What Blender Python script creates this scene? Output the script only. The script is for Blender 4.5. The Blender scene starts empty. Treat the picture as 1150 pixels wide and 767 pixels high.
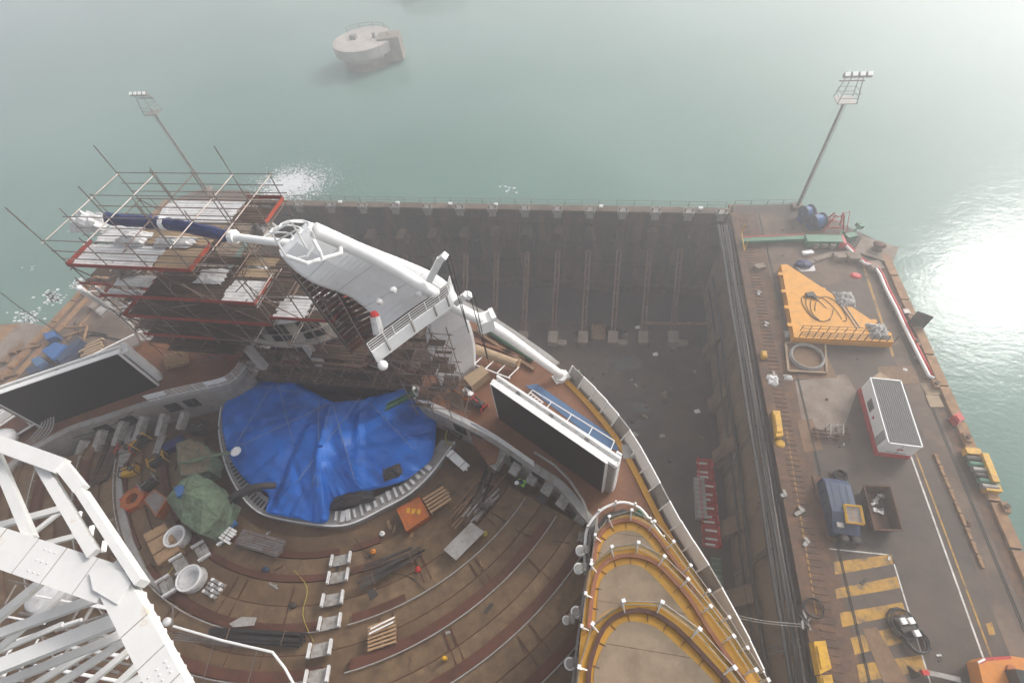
import bpy, math, random
from mathutils import Vector, Matrix
R = random.Random(11)
sc = bpy.context.scene
COL = sc.collection
H = 45.0                                   # eye height above the quay
FPX = 540.0; CX, CY = 575.0, 383.5
def nrm(v):
    l = math.sqrt(sum(a*a for a in v)); return [a/l for a in v]
def crs(a, b): return [a[1]*b[2]-a[2]*b[1], a[2]*b[0]-a[0]*b[2], a[0]*b[1]-a[1]*b[0]]
AZ_ = [-a for a in nrm([65, 417, FPX])]
AY_ = [140, -721, FPX]; _d = sum(a*b for a, b in zip(AY_, AZ_)); AY_ = nrm([a-_d*b for a, b in zip(AY_, AZ_)])
AX_ = crs(AY_, AZ_)
def at(px, py, z=0.0):
    """survey helper: where a sight line meets the level z"""
    v = (px-CX, py-CY, FPX)
    r = [sum(a*b for a, b in zip(v, ax)) for ax in (AX_, AY_, AZ_)]
    t = (z-H)/r[2]
    return Vector((r[0]*t, r[1]*t, z))
def A(pts, z): return [at(x, y, z) for x, y in pts]
def mir(p): return Vector((-44-p[0], p[1], p[2]))
V = Vector
# ------------------------------------------------------------------ materials
MATS = {}
def mat(name, c, rough=.75, metal=0., var=.18, scale=2.5, bump=.0, c2=None, thr=.55, s2=.6, soft=.12, stretch=(1,1,1), alpha=1., emit=0, spec=.4):
    if min(c) > .6 and name not in ('white_paint', 'white_cap'): c = tuple(k*.86 for k in c)
    if max(c) < .6 or max(c)-min(c) > .2:
        c = (c[0]*.76, c[1]*.73, c[2]*.7)
        if c2: c2 = (c2[0]*.74, c2[1]*.71, c2[2]*.68)
    m = bpy.data.materials.new(name); m.use_nodes = True; nt = m.node_tree; N = nt.nodes; L = nt.links
    b = N['Principled BSDF']; b.inputs['Roughness'].default_value = rough; b.inputs['Metallic'].default_value = metal
    b.inputs['Specular IOR Level'].default_value = spec
    g = N.new('ShaderNodeNewGeometry'); mp = N.new('ShaderNodeMapping'); mp.inputs['Scale'].default_value = stretch
    L.new(g.outputs['Position'], mp.inputs['Vector'])
    n = N.new('ShaderNodeTexNoise'); n.inputs['Scale'].default_value = scale; n.inputs['Detail'].default_value = 6; n.inputs['Roughness'].default_value = .65
    L.new(mp.outputs[0], n.inputs['Vector'])
    r = N.new('ShaderNodeValToRGB'); e = r.color_ramp.elements
    e[0].position = .3; e[1].position = .7
    e[0].color = (*[max(0, k*(1-var)) for k in c], 1); e[1].color = (*[min(1, k*(1+var)) for k in c], 1)
    L.new(n.outputs['Fac'], r.inputs['Fac']); out = r.outputs['Color']
    if c2:
        n2 = N.new('ShaderNodeTexNoise'); n2.inputs['Scale'].default_value = s2; n2.inputs['Detail'].default_value = 8; n2.inputs['Roughness'].default_value = .7
        L.new(mp.outputs[0], n2.inputs['Vector'])
        r2 = N.new('ShaderNodeValToRGB'); r2.color_ramp.elements[0].position = thr-soft; r2.color_ramp.elements[1].position = thr+soft
        L.new(n2.outputs['Fac'], r2.inputs['Fac'])
        mx = N.new('ShaderNodeMix'); mx.data_type = 'RGBA'; mx.inputs[7].default_value = (*c2, 1)
        L.new(r2.outputs['Color'], mx.inputs[0]); L.new(out, mx.inputs[6]); out = mx.outputs[2]
    L.new(out, b.inputs['Base Color'])
    if bump:
        bp = N.new('ShaderNodeBump'); bp.inputs['Strength'].default_value = bump; bp.inputs['Distance'].default_value = .05
        L.new(n.outputs['Fac'], bp.inputs['Height']); L.new(bp.outputs[0], b.inputs['Normal'])
    if alpha < 1: b.inputs['Alpha'].default_value = alpha
    if emit:
        b.inputs['Emission Color'].default_value = (*c, 1); b.inputs['Emission Strength'].default_value = emit
    MATS[name] = m
    return m
m_white = mat('white_paint', (.78,.78,.78), .35, var=.05, scale=1.2, c2=(.55,.52,.47), thr=.72, s2=1.1, soft=.1)
m_truss = mat('truss_white', (.7,.69,.67), .45, var=.06, scale=2.2, bump=.08, c2=(.5,.4,.28), thr=.66, s2=2.2, soft=.06)
m_wfilm = mat('white_sheeting', (.72,.71,.7), .5, var=.15, scale=3, bump=.4, c2=(.4,.37,.35), thr=.6, s2=1.2)
m_grey = mat('grey_steel', (.33,.32,.31), .5, metal=.3, var=.2, c2=(.2,.13,.09), thr=.62, s2=2)
m_galv = mat('galvanised_tube', (.3,.28,.27), .45, metal=.5, var=.2, scale=2, c2=(.22,.13,.09), thr=.58, s2=1.1)
m_tubeb = mat('rusty_tube', (.22,.15,.12), .7, metal=.2, var=.3)
m_lgrey = mat('light_grey_primer', (.42,.42,.42), .6, var=.12, c2=(.3,.25,.2), thr=.6, s2=1.5)
m_step = mat('step_chequer_plate', (.46,.46,.45), .55, var=.2, scale=4, c2=(.24,.2,.17), thr=.56, s2=2.5)
m_black = mat('screen_black', (.006,.006,.0065), .5, var=.2, scale=.5, spec=.3)
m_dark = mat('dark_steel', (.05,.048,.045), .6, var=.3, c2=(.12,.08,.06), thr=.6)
m_pipe = mat('black_rubber', (.03,.03,.032), .5, var=.3)
m_theatre = mat('theatre_deck', (.225,.145,.076), .6, var=.28, scale=.5, c2=(.115,.072,.04), thr=.5, s2=.9, soft=.16)
m_thea2 = mat('theatre_deck_worn', (.25,.165,.09), .6, var=.28, scale=.7, c2=(.125,.08,.046), thr=.52, s2=1.3, soft=.15)
m_bench = mat('bench_primer_red', (.1,.04,.022), .65, var=.35, scale=1.5, c2=(.15,.055,.033), thr=.52, s2=.8)
m_deck = mat('side_deck_terracotta', (.25,.11,.055), .6, var=.15, scale=1, c2=(.16,.075,.042), thr=.58, s2=.7)
m_tan = mat('terrace_tan', (.33,.25,.175), .6, var=.1, scale=3, c2=(.25,.185,.125), thr=.58, s2=.7, soft=.1)
m_yel = mat('waterway_yellow', (.62,.32,.03), .55, var=.15, scale=2, c2=(.4,.23,.06), thr=.62, s2=2)
m_cop = mat('coping_salmon', (.36,.14,.08), .5, var=.2, scale=3)
m_copd = mat('coping_dark', (.12,.05,.035), .5, var=.2, scale=3)
m_hull = mat('hull_white', (.6,.59,.57), .5, var=.1, c2=(.35,.27,.2), thr=.6, s2=1)
m_wall = mat('theatre_wall_primer', (.4,.385,.36), .6, var=.15, scale=1, c2=(.28,.24,.2), thr=.56, s2=.8)
m_board = mat('scaffold_board', (.105,.066,.042), .8, var=.35, scale=2, c2=(.06,.045,.036), thr=.5, s2=1.2, stretch=(.5,3,1))
m_boardl = mat('new_plywood', (.42,.31,.2), .75, var=.15, scale=2, c2=(.3,.22,.15), thr=.6)
m_toe = mat('red_toe_board', (.32,.05,.035), .6, var=.25, c2=(.15,.06,.05), thr=.6, s2=1.5)
m_toeo = mat('orange_toe_board', (.42,.075,.04), .55, var=.15)
m_tarp = mat('blue_tarpaulin', (.01,.19,.78), .5, var=.12, scale=.5, bump=.15, c2=(.012,.11,.5), thr=.56, s2=.45)
m_tarpd = mat('navy_wrap', (.018,.03,.13), .5, var=.3, bump=.3)
m_blue = mat('blue_plastic', (.05,.16,.42), .4, var=.2)
m_bluem = mat('blue_deck_mat', (.09,.19,.36), .7, var=.12)
m_green = mat('green_canvas', (.2,.285,.19), .8, var=.2, scale=1.2, bump=.4, c2=(.12,.15,.1), thr=.55, s2=1.0)
m_tantop = mat('tan_canvas', (.3,.25,.17), .8, var=.2, c2=(.2,.16,.1), thr=.55)
m_greenp = mat('green_paint', (.05,.22,.13), .5, var=.2, c2=(.12,.09,.06), thr=.64)
m_greent = mat('green_trough', (.07,.17,.1), .5, var=.2)
m_red = mat('red_paint', (.62,.035,.03), .5, var=.2, c2=(.25,.06,.05), thr=.62)
m_orange = mat('orange_paint', (.75,.27,.03), .5, var=.08, c2=(.4,.2,.08), thr=.68, s2=2)
m_oran2 = mat('orange_primer', (.5,.14,.03), .6, var=.2, c2=(.3,.12,.05), thr=.6, s2=2)
m_plat = mat('yellow_platform_paint', (.83,.38,.03), .6, var=.1, scale=1, c2=(.5,.26,.07), thr=.63, s2=1.1)
m_wood = mat('fresh_timber', (.46,.3,.17), .7, var=.2, scale=4)
m_woodd = mat('old_timber', (.24,.15,.09), .8, var=.25, scale=2)
m_conc = mat('pale_concrete', (.33,.28,.24), .85, var=.18, scale=.8, bump=.1, c2=(.22,.16,.12), thr=.55, s2=.35)
m_quay = mat('quay_asphalt', (.1,.082,.073), .8, var=.25, scale=.8, bump=.1, c2=(.17,.125,.096), thr=.57, s2=.22, soft=.14)
m_quay2 = mat('quay_stained_concrete', (.22,.16,.12), .85, var=.25, scale=.9, bump=.1, c2=(.12,.09,.074), thr=.5, s2=.3, soft=.12)
m_rustk = mat('rusty_edge_strip', (.2,.11,.065), .85, var=.35, scale=1.6, bump=.2, c2=(.09,.064,.052), thr=.5, s2=.9)
m_fend = mat('orange_fender_timber', (.42,.25,.13), .8, var=.2, scale=1.5, c2=(.25,.14,.09), thr=.55, s2=1)
m_dock = mat('dock_floor_concrete', (.095,.066,.05), .6, var=.35, scale=.6, bump=.1, c2=(.04,.031,.027), thr=.5, s2=.16, soft=.07)
m_dockd = mat('dock_floor_dark', (.05,.047,.047), .45, var=.25, scale=.5, c2=(.09,.08,.075), thr=.58, s2=.3)  # darker floor tone for the sunken channel and the joints
m_gate = mat('gate_fouled_steel', (.028,.019,.014), .8, var=.6, scale=1.5, bump=.3, stretch=(1,1,.16), c2=(.14,.068,.035), thr=.55, s2=.6, soft=.08)
m_dwall = mat('dock_wall_concrete', (.32,.225,.145), .85, var=.35, scale=.5, bump=.3, stretch=(1,1,.35), c2=(.12,.088,.062), thr=.52, s2=.5, soft=.12)
m_strut = mat('rusty_strut', (.2,.11,.08), .8, var=.3, scale=1.5)
m_line = mat('white_road_paint', (.6,.58,.54), .7, var=.15, c2=(.3,.25,.2), thr=.6, s2=1.5)
m_yline = mat('yellow_road_paint', (.52,.3,.06), .75, var=.2, c2=(.17,.13,.1), thr=.56, s2=.9, soft=.08)
m_ysteel = mat('yellow_steel', (.75,.43,.02), .5, var=.15, c2=(.35,.2,.06), thr=.62, s2=2)
m_roof = mat('office_roof', (.24,.24,.24), .6, var=.12, scale=2)
m_glass = mat('dark_glass', (.03,.035,.035), .12, var=.1)
m_bluec = mat('navy_compactor', (.035,.065,.135), .5, var=.2, c2=(.09,.08,.08), thr=.62)
m_rust = mat('rusty_skip', (.17,.08,.045), .8, var=.3, c2=(.08,.05,.036), thr=.5)
m_hiviz = mat('hi_vis_green', (.3,.8,.08), .6, var=.05)
m_trou = mat('work_trousers', (.04,.05,.09), .8, var=.2)
m_helm = mat('white_helmet', (.8,.8,.8), .4, var=.03)
m_cap = mat('white_cap', (.8,.79,.77), .4, var=.05)
m_rope = mat('pale_rope', (.3,.33,.4), .8, var=.1)
m_yrope = mat('yellow_rope', (.5,.42,.08), .8, var=.1)
m_foam = mat('white_foam', (.8,.82,.82), .8, var=.1)
m_lamp = mat('lamp_glass', (.9,.9,.85), .3, var=.02, emit=.25)
m_caisson = mat('concrete_fog_pale', (.55,.5,.47), .85, var=.2, scale=.4)  # concrete paled towards the fog, distance haze put into its colour
def glassmat():
    m = bpy.data.materials.new('clear_balustrade'); m.use_nodes = True; nt = m.node_tree; N = nt.nodes; L = nt.links
    N.remove(N['Principled BSDF']); t = N.new('ShaderNodeBsdfTransparent'); t.inputs[0].default_value = (.86,.9,.88,1)
    g = N.new('ShaderNodeBsdfGlossy'); g.inputs['Roughness'].default_value = .08; mx = N.new('ShaderNodeMixShader'); mx.inputs[0].default_value = .1
    L.new(t.outputs[0], mx.inputs[1]); L.new(g.outputs[0], mx.inputs[2]); L.new(mx.outputs[0], N['Material Output'].inputs[0]); return m
m_clear = glassmat()
# ------------------------------------------------------------------ mesh builder
def org(o):
    v = V((0,0,0))
    while o: v += V(o.location); o = o.parent
    return v
class MB:
    def __init__(s): s.v = []; s.f = []; s.k = []
    def add(s, vs, fs, k=0):
        o = len(s.v); s.v += [V(q) for q in vs]; s.f += [[i+o for i in f] for f in fs]; s.k += [k]*len(fs); return s
    def box(s, c, d, rz=0, k=0, tilt=None):
        x, y, z = [q/2 for q in d]; M = Matrix.Rotation(rz, 3, 'Z')
        if tilt: M = M @ Matrix.Rotation(tilt[1], 3, tilt[0])
        vs = [V(c)+M@V(p) for p in ((-x,-y,-z),(x,-y,-z),(x,y,-z),(-x,y,-z),(-x,-y,z),(x,-y,z),(x,y,z),(-x,y,z))]
        return s.add(vs, [(0,3,2,1),(4,5,6,7),(0,1,5,4),(1,2,6,5),(2,3,7,6),(3,0,4,7)], k)
    def beam(s, p, q, w, h, k=0, up=(0,0,1)):
        p = V(p); q = V(q); d = (q-p).normalized(); u = V(up)
        if abs(d.dot(u)) > .98: u = V((0,1,0))
        sx = d.cross(u).normalized(); uz = sx.cross(d).normalized(); a = sx*w/2; b = uz*h/2
        vs = [p-a-b, p+a-b, p+a+b, p-a+b, q-a-b, q+a-b, q+a+b, q-a+b]
        return s.add(vs, [(0,1,2,3),(4,7,6,5),(0,4,5,1),(1,5,6,2),(2,6,7,3),(3,7,4,0)], k)
    def strip(s, pts, w, h, k=0, closed=False):
        """a band of rectangular section (w wide, h high) standing on the path"""
        pts = [V(p) for p in pts]; n = len(pts); secs = []
        for i, p in enumerate(pts):
            a = pts[i-1] if (i or closed) else p; b = pts[(i+1) % n] if (i < n-1 or closed) else p
            d = (b-a); d.z = 0; d.normalize(); t = V((-d.y, d.x, 0))*w/2
            secs.append([p+t, p-t, p-t+V((0,0,h)), p+t+V((0,0,h))])
        return s.loft(secs, k, closed)
    def loft(s, secs, k=0, closed=False, cap=True):
        m = len(secs[0]); n = len(secs); vs = [q for c in secs for q in c]; fs = []
        for i in range(n if closed else n-1):
            j = (i+1) % n
            for a in range(m):
                b = (a+1) % m; fs.append((i*m+a, j*m+a, j*m+b, i*m+b))
        if not closed and cap: fs += [tuple(range(m)), tuple(reversed(range((n-1)*m, n*m)))]
        return s.add(vs, fs, k)
    def tube(s, pts, r, n=6, k=0, closed=False, r2=None):
        pts = [V(p) for p in pts]; N = len(pts); secs = []; u0 = None
        for i, p in enumerate(pts):
            a = pts[i-1] if (i or closed) else p; b = pts[(i+1) % N] if (i < N-1 or closed) else p
            d = (b-a).normalized()
            if u0 is None: u0 = V((0,0,1)) if abs(d.z) < .9 else V((1,0,0))
            x = d.cross(u0).normalized(); u0 = x.cross(d).normalized()
            rr = r if r2 is None else r+(r2-r)*i/max(1, N-1)
            secs.append([p+x*rr*math.cos(2*math.pi*t/n)+u0*rr*math.sin(2*math.pi*t/n) for t in range(n)])
        return s.loft(secs, k, closed)
    def prism(s, poly, z0, z1, k=0, kt=None):
        n = len(poly); vs = [V((p[0],p[1],z0)) for p in poly]+[V((p[0],p[1],z1)) for p in poly]
        s.add(vs, [(i, (i+1) % n, n+(i+1) % n, n+i) for i in range(n)], k)
        s.add(vs[n:], [tuple(range(n))], k if kt is None else kt); return s.add(vs[:n], [tuple(reversed(range(n)))], k)
    def lathe(s, c, prof, n=16, k=0, sx=1, sy=1):
        c = V(c); secs = [[c+V((r*sx*math.cos(2*math.pi*t/n), r*sy*math.sin(2*math.pi*t/n), z)) for t in range(n)] for r, z in prof]
        return s.loft(secs, k)
    def build(s, name, m, parent=None, smooth=False, kind=None, **tags):
        me = bpy.data.meshes.new(name)
        if parent is not None: o0 = org(parent)
        else:
            xs = [q.x for q in s.v]; ys = [q.y for q in s.v]; o0 = V(((min(xs)+max(xs))/2, (min(ys)+max(ys))/2, min(q.z for q in s.v)))
        me.from_pydata([tuple(q-o0) for q in s.v], [], s.f)
        for mm in (m if isinstance(m, (list, tuple)) else [m]): me.materials.append(mm)
        for p, kk in zip(me.polygons, s.k): p.material_index = kk; p.use_smooth = smooth
        me.update(); import bmesh as _b; bm = _b.new(); bm.from_mesh(me); _b.ops.recalc_face_normals(bm, faces=bm.faces); bm.to_mesh(me); bm.free()
        o = bpy.data.objects.new(name, me); COL.objects.link(o)
        if parent is not None: o.parent = parent
        else: o.location = o0
        if kind: o['kind'] = kind
        for a, b in tags.items(): o[a] = b
        return o
def thing(name, label, cat, loc, group=None):
    o = bpy.data.objects.new(name, None); COL.objects.link(o); o.location = loc; o.empty_display_size = .3
    o['label'] = label; o['category'] = cat
    if group: o['group'] = group
    return o
KIDS = {}
def copy_tree(o, label=None, loc=None, rz=None, parent=None):
    c = o.copy(); COL.objects.link(c)
    if parent is not None: c.parent = parent
    if label: c['label'] = label
    if loc is not None: c.location = loc
    if rz is not None: c.rotation_euler = (0,0,rz)
    for ch in [x for x in bpy.data.objects if x.parent == o and x != c]: copy_tree(ch, parent=c)
    return c
def one(mb, name, m, label, cat, group=None, smooth=False):
    t = dict(label=label, category=cat)
    if group: t['group'] = group
    return mb.build(name, m, None, smooth, **t)
def smooth_path(pts, n=4):
    pts = [V(p) for p in pts]; out = []
    for i in range(len(pts)-1):
        p0 = pts[max(0,i-1)]; p1 = pts[i]; p2 = pts[i+1]; p3 = pts[min(len(pts)-1,i+2)]
        for t in range(n):
            u = t/n; out.append(.5*((2*p1)+(p2-p0)*u+(2*p0-5*p1+4*p2-p3)*u*u+(3*p1-p0-3*p2+p3)*u**3))
    return out+[pts[-1]]
def railing(mb, path, h=1.05, rails=4, r=.03, post=1.6, k=0):
    """stanchions and pipes along a path"""
    path = [V(p) for p in path]
    for j in range(rails): mb.tube([p+V((0,0,h*(j+1)/rails)) for p in path], r, 5, k)
    d = 0; last = path[0]; mb.tube([last, last+V((0,0,h))], r*1.3, 5, k)
    for a, b in zip(path, path[1:]):
        L = (b-a).length; n = max(1, round(L/post)) if L > post*.6 else 1
        for i in range(1, n+1):
            q = a+(b-a)*i/n
            if (q-last).length > post*.7: mb.tube([q, q+V((0,0,h))], r*1.3, 5, k); last = q
# ================================================================== SETTING
WZ = -2.6
# water ------------------------------------------------------------
def watermat():
    m = bpy.data.materials.new('harbour_water'); m.use_nodes = True; nt = m.node_tree; N = nt.nodes; L = nt.links; b = N['Principled BSDF']
    b.inputs['Base Color'].default_value = (.028,.085,.075,1); b.inputs['Roughness'].default_value = .08; b.inputs['IOR'].default_value = 1.33; b.inputs['Specular IOR Level'].default_value = .2
    g = N.new('ShaderNodeNewGeometry'); n = N.new('ShaderNodeTexNoise'); n.inputs['Scale'].default_value = .35; n.inputs['Detail'].default_value = 7; n.inputs['Roughness'].default_value = .6; n.inputs['Distortion'].default_value = .6
    mp = N.new('ShaderNodeMapping'); mp.inputs['Scale'].default_value = (1,1.8,1); mp.inputs['Rotation'].default_value = (0,0,.6)
    L.new(g.outputs['Position'], mp.inputs[0]); L.new(mp.outputs[0], n.inputs['Vector'])
    bp = N.new('ShaderNodeBump'); bp.inputs['Strength'].default_value = .35; bp.inputs['Distance'].default_value = .11
    L.new(n.outputs['Fac'], bp.inputs['Height']); L.new(bp.outputs[0], b.inputs['Normal'])
    n3 = N.new('ShaderNodeTexNoise'); n3.inputs['Scale'].default_value = 1.5; n3.inputs['Detail'].default_value = 3; L.new(mp.outputs[0], n3.inputs['Vector'])
    bq = N.new('ShaderNodeBump'); bq.inputs['Strength'].default_value = .5; bq.inputs['Distance'].default_value = .03; L.new(n3.outputs['Fac'], bq.inputs['Height']); L.new(bq.outputs[0], bp.inputs['Normal'])
    n2 = N.new('ShaderNodeTexNoise'); n2.inputs['Scale'].default_value = .02; n2.inputs['Detail'].default_value = 3; L.new(g.outputs['Position'], n2.inputs['Vector'])
    r = N.new('ShaderNodeValToRGB'); r.color_ramp.elements[0].position = .35; r.color_ramp.elements[1].position = .65
    r.color_ramp.elements[0].color = (.11,.19,.165,1); r.color_ramp.elements[1].color = (.15,.235,.205,1)
    L.new(n2.outputs['Fac'], r.inputs[0]); L.new(r.outputs[0], b.inputs['Base Color']); return m
mb = MB()
xl, xr = -85., 35.0
# water surrounds the quay and dock as one ring-shaped sheet
O = 560
W = [(-O,-O),(O,-O),(O,O),(-O,O)]; hole = [(-56,-40),(30,-40),(30,59.5),(-56,59.5)]
vs = [V((x,y,WZ)) for x, y in W]+[V((x,y,WZ)) for x, y in hole]
mb.add(vs, [(0,1,5,4),(1,2,6,5),(2,3,7,6),(3,0,4,7)])
mb.build('water', watermat(), kind='structure')
# dock floor
mb = MB(); mb.prism([(-60,-60),(16.2,-60),(16.2,50.2),(-60,50.2)], -18, -16)
mb.build('dock_floor', m_dock, kind='structure')
mb = MB(); mb.prism([(-60,-60.1),(20,-60.1),(20,62),(-60,62)], -18.5, -16.9)
mb.build('dock_channel_floor', m_dockd, kind='structure')
mb = MB()
for x in (-6, 4.5, 11.5): mb.box((x, 0, -15.996), (.12, 98, .02))
for y in (10, 24, 38): mb.box((-20, y, -15.992), (70, .1, .02))
mb.build('dock_floor_joints', m_dockd, kind='structure')
pm = mat('standing_water', (.03,.028,.027), .06, var=.1)
for i in range(16):
    cx_, cy_ = R.uniform(-2,15), R.uniform(12,49); mb = MB(); n_ = 14; ph = R.random()*6; rx, ry = R.uniform(.5,2.4), R.uniform(.4,1.6)
    mb.prism([(cx_+rx*math.cos(k*.449)*(1+.35*math.sin(k*1.3+ph)), cy_+ry*math.sin(k*.449)*(1+.35*math.cos(k*1.7+ph))) for k in range(n_)], -15.998, -15.99); mb.build('puddle', pm, kind='structure')
# dock walls
def dock_wall(name, label, x0, x1, s):
    t = thing(name, label, 'dock wall', (x0, 0, -17))
    mb = MB(); sec = []
    for y in (-60, 62): sec.append([V((x0,y,-17)), V((x0+s*.5,y,-.9)), V((x1,y,-.9)), V((x1,y,-17))])
    mb.loft(sec); mb.build('wall_face', m_dwall, t)
    for i, (y, h) in enumerate([(6,5),(12.5,8),(20,6),(29,9),(37,7),(46,8)]):
        mb = MB(); b = .9
        mb.add([(x0-s*.2,y-b,-16.9),(x0-s*.2,y+b,-16.9),(x0+s*.5,y+b,-16.9+h),(x0+s*.5,y-b,-16.9+h),(x0-s*1.5,y-b,-16.9),(x0-s*1.5,y+b,-16.9)],
               [(0,1,2,3),(4,5,1,0),(4,3,2,5),(4,0,3),(5,2,1)]); mb.build('buttress', m_dwall, t)
    for z, r in ((-9.5,.22),(-12.2,.14)):
        mb = MB(); mb.tube([(x0-s*.25, y, z+.3*math.sin(y*.3)) for y in range(-40, 59, 3)], r, 8); mb.build('service_pipe', m_pipe, t)
    for y in (40, 27, 15, 7):
        mb = MB()
        mb.tube([(x0-s*.1,y,-16.9),(x0+s*.3,y,-1)], .06, 5); mb.tube([(x0-s*.1,y+.5,-16.9),(x0+s*.3,y+.5,-1)], .06, 5)
        for q in range(28): mb.beam((x0-s*.05,y,-16.5+q*.55),(x0-s*.05,y+.5,-16.5+q*.55), .04, .04)
        mb.build('ladder', m_galv, t)
    return t
dock_wall('dock_wall', 'tall stained concrete dock wall below the right quay with buttresses and pipes', 17.4, 20, 1)
dock_wall('dock_wall', 'dock wall on the far side of the ship below the left quay', -56.6, -59, -1)
# gate ---------------------------------------------------------------
G = thing('dock_gate', 'long dark fouled steel dock gate holding back the green harbour water', 'dock gate', (-20, 59, -17))
mb = MB(); mb.box((-19.6, 59.4, -8.6), (74, 1.2, 16.8)); mb.build('gate_plate', m_gate, G)
mb = MB(); mb.box((-19.6, 59.3, -.1), (74.2, 1.3, .2)); mb.build('gate_walkway', m_quay2, G)
for z, d in ((-2.4,.25),(-6.2,.6),(-10.5,.5),(-14.6,1.1)):
    mb = MB(); mb.box((-19.6, 58.9-d/2, z), (73.6, d, .35)); mb.build('stiffener', m_gate, G)
for i in range(15):
    x = at(820-37*i, 236, 0).x-1.2
    mb = MB(); mb.box((x,58.85,-.15),(1.5,.9,.5)); mb.box((x-.5,58.8,.35),(.22,.3,.7)); mb.box((x+.5,58.8,.35),(.22,.3,.7)); mb.box((x,58.45,-.75),(1.0,.35,.7)); mb.build('mooring_bracket', m_grey, G)
mb = MB(); railing(mb, [(-56,59.85,0),(17,59.85,0)], 1.0, 2, .03, 2.5); mb.build('handrail', m_galv, G)
for px in (556, 675, 787, 378, 444, 504):
    q = at(px, 234, .3); mb = MB(); mb.box((q.x, 59.3, .35), (.55,.4,.3)); mb.build('marker_lamp', m_cap, G)
for i in range(13):
    x = -52+5.6*i; mb = MB(); mb.box((x,58.75,-9.5),(.3,.5,14.5)); mb.build('rib', m_gate, G)
for i in range(11):
    bx_ = at(755-33.4*i, 380, -16); 
    s = thing('raking_strut', 'rusty twin-beam strut sloping from the dark dock gate down to the dock floor', 'strut', (bx_.x, bx_.y, -16), 'raking struts bracing the dock gate')
    s['label'] = 'rusty twin-beam strut sloping from the dark dock gate down to the dock floor'
    mb = MB()
    for dx in (-.28, .28): mb.beam((bx_.x+dx, bx_.y+.5, -15.6), (bx_.x+dx, bx_.y+9.6, -6.2), .22, .5)
    for q in range(7):
        t_ = q/6; mb.box((bx_.x, bx_.y+.5+9.1*t_, -15.6+9.4*t_), (.4,.25,.2))
    mb.build('beam', m_strut, s)
    mb = MB(); mb.box((bx_.x, bx_.y+10.9, -5.2), (2.0,2.6,2.2)); mb.box((bx_.x, bx_.y+10.6, -3.4), (1.3,2.4,1.4)); mb.build('head_block', m_gate, s)
    mb = MB(); mb.box((bx_.x, bx_.y-.5, -15.45), (1.5,2.3,1.1)); 
    if i % 2 == 0: mb.box((bx_.x+1.5, bx_.y-1.1, -15.7), (1.4,1.0,.6))
    mb.build('footing_block', m_conc, s)
# right quay ----------------------------------------------------------
far = A([(822,231),(860,230),(895,229),(928,243),(955,256),(985,270),(1001,290)], 0)
edge = [(p.x,p.y) for p in far]
mb = MB(); mb.prism([(17.6,-60)]+edge+[(35.2,46),(35.2,-60)], -6, 0); mb.build('quay', m_quay, kind='structure')
def sheet(name, poly, z, m, th=.004):
    mb = MB(); mb.prism([(p[0],p[1]) for p in poly], z-th*.5, z); return mb.build(name, m, kind='structure')
sheet('quay_crane_track_strip', [(17.62,-60),(20.9,-60),(20.9,59),(17.62,59)], .008, m_rustk)
sheet('quay_concrete_apron', [(20.95,45.5),(31,45.5),(31,57),(20.95,58.6)], .008, m_quay2)
sheet('quay_concrete_patch', A([(893,428),(950,420),(962,440),(948,480),(935,492),(900,470)],0), .009, m_conc)
sheet('quay_edge_concrete', [(31.3,-60),(33.4,-60),(33.4,50),(31.3,46)], .008, m_quay2)
sheet('quay_seaward_strip', [(33.45,-60),(34.3,-60),(34.3,49),(33.45,49.4)], .01, m_rustk)
mb = MB()
for x in (21.2, 21.32): mb.box((x, 0, .03), (.05, 117, .06))
for x in (32.9, 33.05): mb.box((x, -4, .03), (.05, 100, .06))
mb.build('crane_rails', m_dark, kind='structure')
mb = MB()
for i in range(150): mb.box((19.1, -20+i*.52, .03), (1.1,.16,.05))
mb.build('track_sleepers', m_rustk, kind='structure')
mb = MB(); y = -58
while y < 48: mb.box((34.75, y+1.9, .12), (.88, 3.7, .26+.04*R.random())); y += 3.9
mb.build('quay_kerb', m_fend, kind='structure')
def line(name, a, b, w, m, z=.012):
    p = at(*a, 0); q = at(*b, 0); d = (q-p).normalized(); n = V((-d.y,d.x,0))*w/2
    return sheet(name, [p+n, p-n, q-n, q+n], z, m)
line('white_lane_line', (1023,512), (1112,760), .14, m_line)
line('yellow_lane_line', (1028,508), (1121,758), .14, m_yline)
line('yellow_lane_line', (970,300), (1003,400), .25, m_yline)
line('yellow_safety_line', (883,480), (917,690), .1, m_yline, .016)
line('white_bay_line', (931,616), (1000,623), .1, m_line)
line('white_bay_line', (1001,623), (1045,767), .1, m_line)
for (a, b, c, d) in [((936,631),(1001,622),(1005,633),(938,645)), ((938,661),(1007,647),(1011,660),(940,672)), ((943,688),(1013,676),(1018,688),(946,704)),
                     ((955,716),(1012,702),(1017,720),(960,735)), ((962,746),(1034,735),(1040,752),(966,766)), ((968,782),(1046,770),(1050,784),(970,800))]:
    sheet('hazard_stripe', A([a,b,c,d],0), .012, m_yline)
sheet('faded_mark', A([(1107,700),(1114,698),(1118,712),(1111,713)],0), .012, m_yline)
# worn patches of bare steel plate on the quay
for q in ([(878,405),(930,402),(940,424),(884,426)], [(985,412),(1040,410),(1050,430),(990,432)], [(895,472),(912,470),(925,505),(903,508)], [(968,706),(984,704),(1020,766),(992,766)]):
    mb = MB(); mb.prism(A(q,0), .005, .03); one(mb, 'steel_plate', m_woodd, {878:'brown boards laid under the ring of cable', 985:'brown ground plate in front of the white site office', 895:'brown ground plate left of the metal rack', 968:'long brown plank across the lowest yellow hazard stripes'}[q[0][0]], 'ground plate')
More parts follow.
